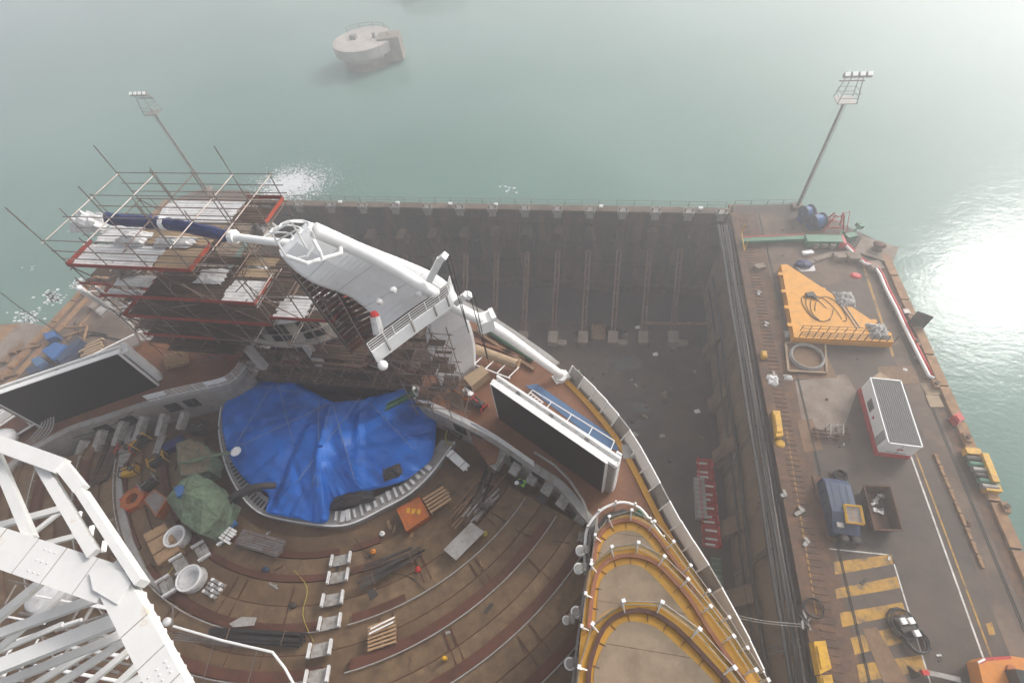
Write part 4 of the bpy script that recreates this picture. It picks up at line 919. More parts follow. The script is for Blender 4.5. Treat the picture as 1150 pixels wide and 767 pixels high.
def bundle(name, label, cat, a, b, z, n, w, r, m, jit=.05, layers=1, straps=True, group=None):
    a = at(*a, z); b = at(*b, z); d = (b-a).normalized(); s = V((d.y,-d.x,0)); t = thing(name, label, cat, (a+b)/2, group)
    for l in range(layers):
        for i in range(n-l):
            o = s*(-w/2+w*(i+.5*l)/max(1,n-1)); e = R.uniform(-jit,jit)
            mb = MB(); mb.beam(a+o+d*e+V((0,0,l*r*1.9+r)), b+o+d*(e+R.uniform(-jit,jit))+s*R.uniform(-jit,jit)*.5+V((0,0,l*r*1.9+r)), r*2, r*2); mb.build('bar', m, t)
    if straps:
        for u in (.2, .8): mb = MB(); q = a+(b-a)*u; mb.beam(q-s*(w/2+.1)+V((0,0,-.04)), q+s*(w/2+.1)+V((0,0,-.04)), .1, .08); mb.beam(q-s*(w/2+.1)+V((0,0,layers*r*2+.02)), q+s*(w/2+.1)+V((0,0,layers*r*2+.02)), .04, .02); mb.build('bearer', m_woodd, t)
    return t
bundle('tube_bundle', 'bundle of grey square tubes on the lower left tiers', 'tube bundle', (270,603),(318,617), 10.5, 7, 1.0, .07, m_galv, layers=2)
bundle('pipe_bundle', 'long bundle of black pipes on the lowest left tier', 'pipe bundle', (238,712),(341,718), 11.2, 7, .65, .07, m_pipe, .15, 2)
bundle('tube_bundle', 'long dark tubes lying slantwise right of the gangway', 'tube bundle', (405,657),(475,618), 11.0, 6, .55, .05, m_dark, .3)
bundle('tube_bundle', 'second run of dark tubes beside the orange box', 'tube bundle', (412,637),(468,615), 10.9, 3, .3, .05, m_dark, .3, straps=False)
bundle('timber_bundle', 'loose brown timber planks near the right wall', 'timber', (512,584),(560,530), 10.9, 6, 1.3, .06, m_woodd, .5)
bundle('steel_bundle', 'jumbled grey steel sections near the right wall', 'steel sections', (528,582),(552,556), 11.1, 5, .9, .07, m_grey, .5)
bundle('steel_bundle', 'dark steel sections heaped above the timber planks', 'steel sections', (535,572),(548,535), 11.1, 5, .8, .09, m_dark, .4)
bundle('steel_bundle', 'white aluminium sections beside the pool rim on the right', 'steel sections', (504,508),(524,526), 10.4, 4, .5, .08, m_cap, .1)
bundle('timber_bundle', 'pale timbers stacked at the foot of the left wall', 'timber', (88,540),(108,490), 11.2, 5, .8, .08, m_woodd, .3)
bundle('scaffold_board_pile', 'dark brown boards piled on the far left tiers', 'boards', (110,545),(128,500), 11.0, 6, 1.2, .1, m_board, .3)
bundle('steel_bundle', 'grey steel channel standing along the left wall steps', 'steel sections', (140,520),(150,492), 10.8, 3, .4, .08, m_lgrey, .1)
bundle('steel_bundle', 'second grey steel channel nearer the small tent', 'steel sections', (176,510),(183,490), 10.7, 3, .4, .08, m_lgrey, .1)
bundle('steel_bundle', 'white stair parts stacked under the large green tent', 'steel sections', (236,588),(262,603), 10.4, 5, .8, .08, m_cap, .1)
def pallet(label, poly, z, m, n=8, two=True):
    P = A(poly, z); t = thing('pallet', label, 'pallet', sum(P,V((0,0,0)))/4); mb = MB()
    for i in range(n): u = (i+.5)/n; mb.beam(P[0]+(P[3]-P[0])*u, P[1]+(P[2]-P[1])*u, (P[3]-P[0]).length/n*.6, .05)
    mb.build('slat', m, t); mb = MB()
    for u in (.04,.5,.96): mb.beam(P[0]+(P[1]-P[0])*u-V((0,0,.12)), P[3]+(P[2]-P[3])*u-V((0,0,.12)), .12, .16)
    mb.build('bearer', m_woodd, t)
    return t
pallet('light wooden pallet frame beside the orange box', [(474,559),(497,545),(508,561),(484,577)], 10.9, m_wood, 5)
pallet('pallet with pale slats standing on the lower middle tier', [(413,703),(444,690),(445,722),(413,732)], 11.6, m_wood, 7)
mb = MB(); a, b = at(416,706,11.9), at(443,693,11.9); [mb.beam(a+V((0,-.25*k,0)), b+V((0,-.25*k,0)), .08, .06) for k in range(2)]; one(mb, 'loose_laths', m_cap, 'two white laths lying on the lower pallet', 'laths')
slab_item('bench_board', [(448,568),(478,556),(480,563),(450,576)], 10.4, .3, m_bench, 'dark red board behind the orange box', 'board')
pallet('tall stack of new wooden pallets on the left side deck', [(183,398),(209,393),(213,406),(187,412)], 13.6, m_wood, 6)
for k in range(4): pallet(['lowest','second','third','upper'][k]+' pallet of the new pallet stack on the left side deck', [(183,398+k),(209,393+k),(213,406+k),(187,412+k)], 12.8+k*.2, m_wood, 6)
c = at(500.5,739.5,11.7); mb = MB(); mb.lathe(c, [(.1,0),(.13,.03),(.13,.5),(.06,.58)], 12); one(mb, 'yellow_canister', m_ysteel, 'small yellow canister alone on a lower tier', 'canister')
# machines on the left tiers
def machine(label, q, z, rz, m1, m2, w=1.1, d=.7, h=.8):
    c = at(*q, z); t = thing('site_machine', label, 'machine', c); M = Matrix.Rotation(rz,3,'Z')
    mb = MB(); mb.box(c+V((0,0,h*.45)), (w,d,h*.7), rz); mb.build('casing', m1, t)
    mb = MB(); [mb.tube([c+M@V((s*w*.55,-d*.6,0)), c+M@V((s*w*.55,-d*.6,h)), c+M@V((s*w*.55,d*.6,h)), c+M@V((s*w*.55,d*.6,0))], .05, 6) for s in (-1,1)]
    mb.tube([c+M@V((-w*.55,0,h)), c+M@V((w*.55,0,h))], .05, 6); mb.build('guard_frame', m2, t)
    mb = MB(); mb.lathe(c+M@V((w*.2,0,h*.8)), [(.2,0),(.22,.2),(.1,.28)], 12); mb.build('motor', m_dark, t)
for l, q, z, rz, a_, b_ in [('black machine with a yellow guard frame on the left tiers', (161,498), 10.5, 1.3, m_dark, m_ysteel),
  ('yellow machine with dark motor between the kerb and tents', (150,531), 10.4, .5, m_ysteel, m_dark), ('dark pump set beside the small tent', (181,519), 10.4, .8, m_dark, m_ysteel),
  ('grey and red hand machine behind the yellow one', (146,507), 10.5, .3, m_grey, m_red), ('black generator near the coiled hose', (228,483), 10.4, .2, m_dark, m_dark),
  ('dark welding set below the small tent', (172,545), 10.4, 1.0, m_dark, m_grey)]: machine(l, q, z, rz, a_, b_)
machine('cluttered red tool trolley on the right side deck', (521,444), 12.6, -.6, m_oran2, m_dark, 1.6, .6, .6)
machine('dark toolbox trolley behind the right deck railing', (538,455), 12.6, -.6, m_dark, m_red, 1.2, .6, .5)
slab_item('paper_pile', [(522,434),(532,441),(529,446),(519,439)], 13.2, .15, m_cap, 'white papers on the red tool trolley', 'papers')
slab_item('grey_cabinet', [(520,424),(541,410),(549,418),(529,434)], 13.6, 1.0, m_boardl, 'pale topped grey cabinet at the foot of the white tower', 'cabinet')
# many small offcuts strewn over the tiers: each lies on its own
for i in range(46):
    a = math.radians(R.uniform(212,325)); r = R.uniform(12.3,24); z = [tt[2] for tt in tiers if tt[0] <= r <= tt[1] or r < 12.8][0]+.02
    p = TC+V((r*math.cos(a), r*math.sin(a), z))
    if p.x > 0 or p.x < -41 or p.y > 16.5-abs(p.x+22)*.0 and False: continue
    mb = MB(); rz = R.uniform(0,3); L_ = R.uniform(.25,1.1); mb.box(p+V((0,0,.03)), (L_, R.uniform(.06,.2), .05), rz); mb.box(p+V((.05,.04,.08)), (L_*.6, .06, .04), rz+.5)
    one(mb, 'offcut', R.choice([m_woodd,m_lgrey,m_wood,m_dark,m_step]), 'loose offcut lying on the curved seating tiers', 'offcut', 'offcuts strewn over the seating tiers')
for i, (q, m, l) in enumerate([((300,640),m_bluec,'dark blue tool bag on the middle left tier'),((430,600),m_cap,'white bucket beside the dark red board'),((545,600),m_yrope,'yellowish sack near the pale metal sheet'),((470,640),m_red,'red fuel can on the tier right of the gangway'),((330,680),m_dark,'black tool bag on the wide left tier'),((560,650),m_lgrey,'grey bucket on the outer right tier'),((420,620),m_orange,'orange cone shaped marker by the gangway')]):
    c = on_tier(q[0], q[1], .1); t = thing('bucket' if 'bucket' in l else 'tool_bag', l, 'bucket' if 'bucket' in l else 'bag', c); mb = MB(); mb.lathe(c, [(.16,0),(.2,.15),(.18,.3),(.08,.34)], 10, sx=1.5 if 'bag' in l else 1); mb.build('body', m, t, True); mb = MB(); mb.tube([c+V((-.15,0,.3)), c+V((-.05,0,.42)), c+V((.08,0,.42)), c+V((.15,0,.3))], .015, 4); mb.build('handle', m_dark, t)
for i, (pts, m, l) in enumerate([([(398,604),(430,640),(465,650),(500,700),(495,767)], m_pipe, 'thin black cable wandering down the tiers right of the gangway'),([(330,640),(345,660),(340,690),(352,720)], m_yrope, 'short yellow rope beside the gangway steps'),([(520,560),(560,580),(590,600),(640,610)], m_pipe, 'black cable running to the right theatre wall')]):
    mb = MB(); mb.tube(smooth_path([on_tier(x, y, .2) for x, y in pts], 4), .025, 5); one(mb, 'cable' if 'cable' in l else 'rope', m, l, 'cable')
# right side deck -----------------------------------------------------
t = thing('gangway_ladder', 'white tubular ladder frame lying on the blue deck mat', 'ladder', at(642,470,12.6))
def lad(pts, z, r=.05):
    mb = MB(); P = A(pts, z); mb.tube([P[0],P[1]], r, 6); mb.tube([P[3],P[2]], r, 6)
    for k in range(5): u = k/4; mb.tube([P[0]+(P[1]-P[0])*u, P[3]+(P[2]-P[3])*u], r*.8, 5)
    return mb
lad([(598,438),(690,495),(686,505),(592,444)], 13.0).build('rail_frame', m_cap, t); lad([(596,441),(610,452),(600,453),(592,444)], 13.1).build('end_frame', m_cap, t)
slab_item('deck_mat', [(590,433),(603,431),(694,494),(694,506),(676,500)], 12.53, .02, m_bluem, 'long blue mat laid on the brown side deck behind the screen', 'mat')
slab_item('grey_hatch', [(698,499),(712,498),(714,514),(700,515)], 12.6, .08, m_lgrey, 'pale square hatch on the side deck past the screen', 'hatch')
a, b = at(530,391,13.6), at(582,410,13.2); t = thing('padded_boom', 'cream padded boom with small cross bars beside the white tower', 'boom', (a+b)/2)
mb = MB(); mb.tube([a, a+(b-a)*.97], .42, 12); mb.build('padding', m_boardl, t); mb = MB(); mb.beam(b, b+(b-a)*.01, .8, .8); mb.build('end_board', m_wood, t)
mb = MB(); p, q = at(503,398,13.6), at(573,425,13.2); mb.tube([p,q], .06, 6)
for k in range(5): u = .25+k*.18; c = p+(q-p)*u; mb.tube([c, c+V((.7,1.1,0))], .05, 5)
mb.build('cross_bar', m_cap, t)
a, b = at(548,372,12.8), at(598,404,12.8)
mb = MB(); mb.tube([a,b], .22, 10); one(mb, 'green_roll', m_greent, 'long green roll lying along the ship stern edge', 'roll', smooth=True)
for i, (a, b, m, l) in enumerate([((528,368),(600,415),m_woodd,'brown timber lying outside the green roll'),((556,366),(625,412),m_galv,'grey pipe lying inside the green roll'),((535,384),(590,402),m_deck,'reddish timber between the green roll and cream boom')]):
    mb = MB(); mb.beam(at(*a,12.7), at(*b,12.7), .25, .2); one(mb, 'long_timber', m, l, 'timber')
t = thing('capstan', 'small white bollard fitting at the stern edge of the deck', 'bollard', at(541,372,12.6)); mb = MB(); mb.lathe(at(541,372,12.6), [(.2,0),(.14,.3),(.3,.5),(.1,.7)], 12); mb.build('drum', m_cap, t, True); mb = MB(); mb.box(at(541,372,12.6), (.7,.5,.1)); mb.build('base_plate', m_lgrey, t)
mb = MB(); mb.box(at(531,397.5,12.9), (.8,.4,.3), -.4); mb.box(at(531,397.5,13.1), (.6,.3,.1), -.3); one(mb, 'blue_box', m_blue, 'small blue box behind the cream boom', 'storage box')
# left side deck brown frames
t = thing('barred_panel', 'white barred frame with brown infill panels left of the left screen', 'frame', at(20,480,12.9))
mb = MB(); mb.prism(A([(0,462),(22,448),(48,470),(0,505)],12.9), 12.7, 12.9); mb.build('infill_panel', m_bench, t)
mb = MB(); [mb.beam(at(*p,13.0), at(*q,13.0), .12, .12) for p, q in [((0,478),(34,455)),((0,500),(48,470)),((10,455),(36,478)),((0,462),(22,448))]]; mb.build('bar', m_cap, t)
for i in range(5):
    mb = MB(); mb.tube(smooth_path([at(48+i*3,468,13.3), at(46+i*3.4,478,13), at(38+i*3.6,488+i*.4,12.6), at(20+i*3,505,12.4)],3), .06, 6); one(mb, 'bent_pipe', m_lgrey, 'bent grey pipe in the row at the foot of the left screen', 'pipe', 'bent pipes at the foot of the left screen')
# ================================================================== WHITE TRUSS near the camera
t = thing('white_truss', 'huge white welded box-beam truss in the lower left foreground', 'truss', at(100,700,36.5))
def tb(a, b, w, h, z, z2=None, name='box_beam', ext=0):
    mb = MB(); p = at(*a, z); q = at(*b, z if z2 is None else z2); d = (q-p).normalized(); mb.beam(p-d*ext, q+d*ext, w, h); mb.build(name, m_truss, t)
tb((-60,594),(122,655), .5, .2, 38, ext=.1); tb((127,648),(224,830), .37, .2, 38.02, ext=.12)
tb((-40,484),(70,524), .25, .13, 38.2, name='chord'); tb((68,520),(92,550), .17, .13, 38.15, name='chord'); tb((92,552),(160,655), .1, .2, 38.1, name='chord')
tb((44,518),(106,622), .15, .1, 38.12, name='brace'); tb((-6,508),(36,606), .14, .1, 38.0, name='brace')
mb = MB(); P = A([(100,642),(119,636),(142,643),(147,655),(131,678),(104,662)], 38.15); mb.prism(P, 38.125, 38.15); mb.build('gusset_plate', m_truss, t)
for i in range(9):
    a = at(147+i*7.4, 655+i*13.9, 38); mb = MB(); mb.box(a+V((.0,0,-.02)), (.1,.1,.2), -.9); mb.build('edge_lug', m_truss, t)
for (a, b, w, z) in [((0,692),(48,652),.17,37.0),((-10,715),(118,668),.17,37.3),((-20,745),(75,662),.13,36.6),((-20,756),(130,697),.24,37.4),((-10,772),(134,714),.14,37.0),((20,780),(137,709),.12,36.4),
                     ((48,780),(142,718),.13,36.8),((85,780),(146,729),.12,36.2),((120,780),(158,744),.13,36.6),((0,590),(62,573),.14,37.2),((38,598),(66,576),.1,36.6),((45,612),(84,602),.11,36.9),((-10,775),(60,742),.13,35.6),((130,780),(165,757),.15,37.0),((-10,735),(60,705),.1,36.0)]:
    tb(a, b, w*.85, w*.5, z, name='brace', ext=.15)
for (a, b, z_, w_) in [((-60,594),(122,655),38,.5),((127,648),(224,830),38.02,.37)]:
    p, q = at(*a, z_), at(*b, z_); d_ = (q-p).normalized(); s_ = V((d_.y,-d_.x,0))
    for u in (.35,.55,.72,.9): c = p+(q-p)*u; mb = MB(); mb.beam(c-s_*w_*.5+V((0,0,.102)), c+s_*w_*.5+V((0,0,.102)), .012, .006); mb.build('weld_seam', m_lgrey, t)
    for u in (.62,.65,.68):
        for k in (-.3,0,.3): c = p+(q-p)*u+s_*w_*k; mb = MB(); mb.lathe(c+V((0,0,.1)), [(.012,0),(.012,.012),(.004,.016)], 6); mb.build('bolt', m_wfilm, t)
mb = MB(); P = A([(84,568),(94,566),(124,612),(132,622),(128,626),(116,618)], 37.0); mb.prism(P, 36.9, 37.0); mb.build('lamp_tray', m_dark, t)
for u in (0.2,.5,.8): mb = MB(); p = P[0]+(P[3]-P[0])*u; mb.box(p+V((-.02,-.05,.03)), (.06,.2,.05), .5); mb.build('lamp', m_cap, t)
# pipe rack beneath the truss
t = thing('pipe_rack', 'tangle of grey pipes and rails seen down through the white truss', 'pipe rack', at(70,680,13.5))
for i in range(34):
    a = (R.uniform(-20,120), R.uniform(650,790)); an = R.choice([.25,-.5,1.9,.3]); L_ = R.uniform(30,110); z = R.uniform(12,17)
    mb = MB(); mb.tube([at(*a,z), at(a[0]+L_*math.cos(an), a[1]+L_*math.sin(an)*.6, z)], R.uniform(.05,.12), 6); mb.build('pipe', R.choice([m_lgrey,m_galv,m_grey,m_cap]), t)
t = thing('round_tank', 'pale round tank top seen through the white truss', 'tank', at(70,668,13)); mb = MB(); mb.lathe(at(70,668,13), [(1.3,0),(1.3,1.2),(1.1,1.4),(.3,1.5)], 24); mb.build('tank_shell', m_wfilm, t, True); mb = MB(); mb.lathe(at(70,668,14.5), [(.25,0),(.25,.2)], 12); mb.build('hatch', m_grey, t)
mb = MB(); mb.lathe(at(4,492,14), [(.7,-.5),(.85,0),(.7,.35),(.3,.5)], 18); one(mb, 'white_dome', m_cap, 'white dome at the left edge above the truss', 'dome', smooth=True)
t = thing('white_davit', 'thin white davit frame reaching over the lower left tiers', 'davit', at(250,735,13.5))
mb = MB(); mb.tube([at(*p) for p in [(195,703,13.6),(250,719,13.8),(306,732,14),(320,750,14),(331,770,14)]], .07, 7); mb.build('arm', m_cap, t)
mb = MB()
for k in range(4): mb.tube([at(195,709+k*3,13.3), at(262+6*k,724+k,13.6)], .045, 5)
mb.tube([at(194,678,13),at(194,710,13.5)], .05, 5); mb.build('stay_tube', m_galv, t)
mb = MB(); mb.lathe(at(188,698,13.3), [(.2,-.2),(.25,-.1),(.25,.15),(.1,.2)], 14); mb.build('winch_drum', m_wfilm, t, True)
mb = MB(); mb.tube([at(*p) for p in [(240,722,13.4),(226,770,12.6)]], .03, 5); mb.tube([at(288,732,13.4), at(276,775,12.6)], .03, 5); mb.build('wire', m_galv, t)
# ================================================================== RIGHT QUAY OBJECTS
def mast(label, base, h):
    t = thing('light_mast', label, 'light mast', base, 'tall floodlight masts on the quays'); b = V(base)
    mb = MB(); mb.box(b+V((0,0,.2)), (1.3,1.3,.4)); mb.build('footing', m_conc, t)
    mb = MB(); mb.tube([b+V((0,0,.3)), b+V((0,0,h-3.2))], .24, 8, r2=.16); mb.build('pole', m_grey, t)
    mb = MB()
    for s in (-1,1): mb.tube([b+V((s*.2,-.38,.4)), b+V((s*.2,-.3,h-3))], .03, 4)
    for k in range(int((h-4)/.5)): mb.beam(b+V((-.2,-.36,.8+k*.5)), b+V((.2,-.36,.8+k*.5)), .03, .03)
    mb.build('ladder', m_grey, t)
    mb = MB(); mb.box(b+V((0,0,h-3)), (2.0,1.8,.08)); 
    for x in (-1,1):
        for y in (-.9,.9): mb.tube([b+V((x,y,h-3)), b+V((x*.6,y*.6,h-.3))], .05, 5)
    for z in (-2.4,-1.9): mb.tube([b+V((x,y,h+z)) for x,y in [(-1,-.9),(1,-.9),(1,.9),(-1,.9)]], .035, 5, closed=True)
    mb.build('head_platform', m_grey, t)
    mb = MB(); mb.box(b+V((0,0,h-.3)), (2.6,.25,.2)); mb.box(b+V((0,.4,h-1)), (2.6,.15,.15)); mb.build('lamp_bar', m_grey, t)
    for i, x in enumerate((-1.1,-.35,.4,1.15)):
        c = b+V((x,-.35,h-.1)); mb = MB(); mb.box(c, (.55,.35,.5), 0, tilt=('X',-.6)); mb.box(c+V((0,.3,.1)), (.3,.3,.25)); l = mb.build('floodlight', m_grey, t)
        mb = MB(); mb.box(c+V((0,-.15,.22)), (.5,.06,.42), 0, tilt=('X',-.9)); mb.build('lamp_face', m_lamp, l)
mast('tall floodlight mast at the far corner of the right quay', at(895,233,0), 17.8)
mast('faint floodlight mast in the fog behind the scaffold', at(233,214,0), 16.8)
# corner railing posts on the quay end
mb = MB(); railing(mb, [far[0]+V((.2,-.3,0)), far[1]+V((0,-.3,0)), far[2]+V((0,-.4,0))], 1.0, 2, .03, 1.8); one(mb, 'quay_railing', m_galv, 'thin railing along the far end of the right quay', 'railing')
def reel(label, c, r, w, rz):
    t = thing('hose_reel', label, 'hose reel', c, 'blue reels by the light mast'); M = Matrix.Rotation(rz,3,'Z')
    mb = MB(); secs = []
    for x, rr in ((-w/2,r),(-w/2+.15,r),(-w/2+.15,r*.75),(w/2-.15,r*.8),(w/2-.15,r),(w/2,r)): secs.append([c+M@V((x, rr*math.cos(u), r+rr*math.sin(u))) for u in [k*math.pi/10 for k in range(20)]])
    mb.loft(secs); mb.build('drum', m_bluec, t)
    mb = MB(); mb.tube([c+M@V((-w/2-.1,0,r)), c+M@V((w/2+.1,0,r))], .15, 8); mb.box(c+V((0,0,.1)), (w+.4,1.2,.2), rz); mb.build('cradle', m_blue, t)
    mb = MB(); secs = [[c+M@V((x, r*.82*math.cos(u), r+r*.82*math.sin(u))) for u in [k*math.pi/10 for k in range(20)]] for x in [-w/2+.2+k*.12 for k in range(int((w-.4)/.12))]]; mb.loft(secs); mb.build('hose_coil', m_blue, t)
reel('dark blue hose reel nearest the light mast', at(903,247,0), 1.1, 1.2, .3); reel('blue hose reel beside the red frame', at(915,255,0), 1.0, 1.5, .3)
t = thing('tube_tower', 'red tubular frame tower at the quay corner beside the blue reels', 'frame', at(935,256,0)); c = at(934,257,0)
for (dx,dy) in ((-1.2,-.7),(1.2,-.7),(1.2,.9),(-1.2,.9)): mb = MB(); mb.tube([c+V((dx,dy,0)), c+V((dx*.4,dy*.3,2.4))], .09, 6); mb.build('leg', m_red, t)
mb = MB(); [mb.tube([c+V((x*k,y*k,z)) for x,y in ((-1.2,-.7),(1.2,-.7),(1.2,.9),(-1.2,.9))], .07, 6, closed=True) for k, z in ((.85,.7),(.6,1.6))]; mb.tube([c+V((-.8,0,1)),c+V((1.2,.4,2.6)),c+V((1.5,-1,0))], .06, 5); mb.build('cross_rail', m_red, t)
a, b = at(832,271,.5), at(903,268,.5)
t = thing('gangway_boom', 'long green gangway boom lying across the quay end', 'gangway', (a+b)/2)
mb = MB(); mb.beam(a, b, .7, .5); mb.build('boom', m_greenp, t); mb = MB(); mb.beam(a+V((0,.55,.2)), b+V((0,.55,.2)), .12, .12); mb.build('red_pipe', m_red, t)
c = at(924,271,.6); mb = MB(); mb.box(c, (4.2,1.3,1.0), .02); mb.build('control_housing', m_greenp, t)
for k in range(3): mb = MB(); mb.box(c+V((-.9+k*.95,-.8,-.1)), (.6,.4,.6)); mb.build('bracket', m_conc, t)
c2_ = at(955,266,.6); mb = MB(); mb.tube([c+V((1.9,.6,.3)), c2_+V((-1,.6,.4)), c2_, c2_+V((1.2,1.6,.8))], .12, 6); mb.box(c2_, (1.3,.8,.7), .4); mb.box(c2_+V((1.2,1.5,.6)), (.5,.9,.5), .4); mb.build('swivel_arm', m_greenp, t)
mb = MB(); mb.box(at(944,272,.5), (.8,1.6,.9)); mb.build('red_joint', m_red, t)
mb = MB(); mb.tube([at(836,281,0)+V((0,0,z)) for z in (0,1.6)], .08, 6); mb.tube([at(833,262,0)+V((0,0,z)) for z in (0,1.4)], .08, 6); mb.tube([at(836,281,1.5), at(833,262,1.3)], .07, 6); mb.tube([at(836,281,.8), at(833,262,.7)], .05, 6); one(mb, 'yellow_barrier', m_ysteel, 'yellow tube barrier at the dock edge by the green boom', 'barrier')
t = thing('blue_bundle', 'blue wrapped bundle on a white sheet above the yellow platform', 'bundle', at(902,298,0)); mb = MB(); mb.lathe(at(902,298,.05), [(.75,0),(.85,.2),(.6,.5),(.2,.62)], 14, sx=1.2, sy=.8); crinkle(mb.build('blue_wrap', m_tarpd, t, True), 1, .4)
mb = MB(); mb.prism(A([(893,300),(914,298),(916,304),(900,305)],.04), .015, .04); mb.build('white_sheet', m_wfilm, t)
for i, (q, s, l, m) in enumerate([((958,289),(1.5,1.2,.7),'square concrete block near the red and white pipe',m_conc),((944,288),(1.6,1.0,.6),'pale concrete block left of the square one',m_conc),((982,299),(1.5,1.4,.5),'concrete block on the seaward quay edge',m_conc),((907,284),(1.3,.6,.3),'small white slab below the green boom',m_cap),
   ((853,300),(1.2,.8,.5),'grey block on the crane track strip',m_conc),((922,290),(3.6,.8,.25),'long flat stone slab on the apron',m_conc)]):
    mb = MB(); mb.box(at(*q,s[2]/2), s, .1*i); mb.box(at(*q,s[2]+.06), (s[0]*.5, s[1]*.5, .12), .1*i); one(mb, 'concrete_block', m, l, 'concrete block')
t = thing('mooring_pad', 'round edged stone pad with a rusty bollard at the quay corner', 'mooring bollard', at(984,281,0)); c = at(984,281,.1); mb = MB(); mb.box(c, (4.2,3.4,.3), -.5); mb.build('pad', m_conc, t); mb = MB(); mb.lathe(c+V((0,0,.1)), [(.7,0),(.45,.3),(.5,.7),(.75,.8),(.3,.95)], 14); mb.build('bollard', m_rust, t, True)
mb = MB(); c = at(961,310,0); mb.lathe(c, [(.5,.0),(.55,.06),(.35,.2),(.1,.22)], 10, sx=1.2); one(mb, 'red_buoy', m_red, 'faded red round buoy lying right of the yellow platform', 'buoy')
# red and white pipe along the water
PP = [at(*p, .45) for p in [(938,266),(950,276),(962,288),(971,296),(982,299),(988,308),(995,325),(1006,346),(1018,372),(1032,400),(1043,422),(1049,425)]]
t = thing('fire_main', 'red and white pipe running along the seaward quay edge', 'pipe', PP[6]); mb = MB(); mb.tube(PP, .17, 8); mb.build('white_pipe', m_cap, t, True); mb = MB(); mb.tube([p+V((.34,.16,-.05)) for p in PP[:-1]], .15, 8); mb.build('red_pipe', m_red, t, True)
for k in range(1, 11): mb = MB(); mb.box(PP[k]-V((-.1,0,.3)), (.8,.2,.3)); mb.build('support', m_conc, t)
c = at(1033,360,.9); t = thing('tidal_panel', 'dark square panel sticking out over the water', 'panel', at(1022,352,0)); mb = MB(); mb.box(c, (1.5,.1,2.2), -.5); mb.build('panel', m_dark, t); mb = MB(); mb.tube([at(1017,351,.3), at(1026,354,.6), c], .08, 6); mb.box(at(1017,351,.2), (.6,.6,.5)); mb.build('arm', m_grey, t)
# yellow triangular platform
tri = [(878,298),(884,297),(1000,375),(1006,382),(893,378),(889,370)]
P = A([(877,297),(884,297),(1001,374),(1004,384),(892,379)], 1.1); t = thing('yellow_platform', 'large yellow triangular steel platform lying on the right quay', 'steel platform', sum(P,V((0,0,0)))/5)
mb = MB(); mb.prism(P, .75, 1.1); mb.build('deck_plate', m_plat, t)
mb = MB(); mb.strip([V((p.x,p.y,.2)) for p in P], .15, .6, closed=True); mb.build('skirt', m_plat, t)
for (a, b) in ((0,4),(0,2)):
    for u in (.15,.4,.62,.85): mb = MB(); p = P[a]+(P[b]-P[a])*u; mb.box(p+V((-.2 if b == 4 else .2,.1,-.1)), (.5,.45,.22)); mb.build('lug', m_plat, t)
mb = MB(); e0, e1 = P[4]+V((.5,.1,0)), P[3]; railing(mb, [e0, e1], .95, 3, .035, .7); railing(mb, [e0+V((.3,.9,0)), e1+V((-1.0,1.0,0))], .9, 2, .03, .9); mb.build('railing', m_dark, t)
mb = MB()
for i in range(4):
    pts = [at(918+18*math.cos(u+i)+i*5, 347+14*math.sin(u*1.3+i), 1.16) for u in [k*.5 for k in range(9)]]; mb.tube(smooth_path(pts,3), .035, 5)
mb.build('cable', m_dark, t)
mb = MB(); mb.box(at(910,331,1.25), (.9,.6,.3), .3); mb.box(at(914,333,1.25), (.4,.8,.2), .9); mb.build('fitting', m_dark, t)
mb = MB(); mb.tube([at(936,330,1.15), at(962,368,1.15)], .06, 5); mb.tube([at(940,330,1.15), at(966,368,1.15)], .06, 5); mb.build('guide_rail', m_grey, t)
for q, l in (((949,336),'grey crumpled sheet on top of the yellow platform'),((986,372),'grey crumpled sheet at the railing end of the yellow platform'),): crumple('plastic_sheet', q, 1.12, 1.9, 2.2, .6, l, m_lgrey, 41+q[0])
crumple('plastic_sheet', (868,427), .02, 1.1, 1.3, .4, 'white crumpled plastic at the dock edge', m_wfilm, 45); crumple('plastic_sheet', (885,424), .02, .8, .6, .25, 'small white plastic scrap by the brown boards', m_wfilm, 46)
crumple('plastic_sheet', (890,376), .02, 1.6, 1.0, .5, 'grey bundle at the corner of the yellow platform', m_lgrey, 47)
# ring of cable on a pallet
t = thing('cable_ring', 'coiled pale cable ring on a square timber base', 'cable coil', at(906,402,0)); c = at(906,401,.35)
mb = MB(); Pp = A([(882,386),(926,386),(928,419),(885,417)],.2); mb.prism(Pp, .02, .2); mb.build('timber_base', m_woodd, t)
mb = MB(); [mb.beam(Pp[i]+V((0,0,.08)), Pp[(i+1)%4]+V((0,0,.08)), .2, .2) for i in range(4)]; mb.build('base_frame', m_boardl, t)
mb = MB(); [mb.tube([c+V((math.cos(k*.21)*r, math.sin(k*.21)*r*1.0, z)) for k in range(30)], .07, 6, closed=True) for r, z in ((1.55,0),(1.68,.0),(1.62,.12),(1.5,.14),(1.58,.25))]; mb.build('coil', m_lgrey, t)
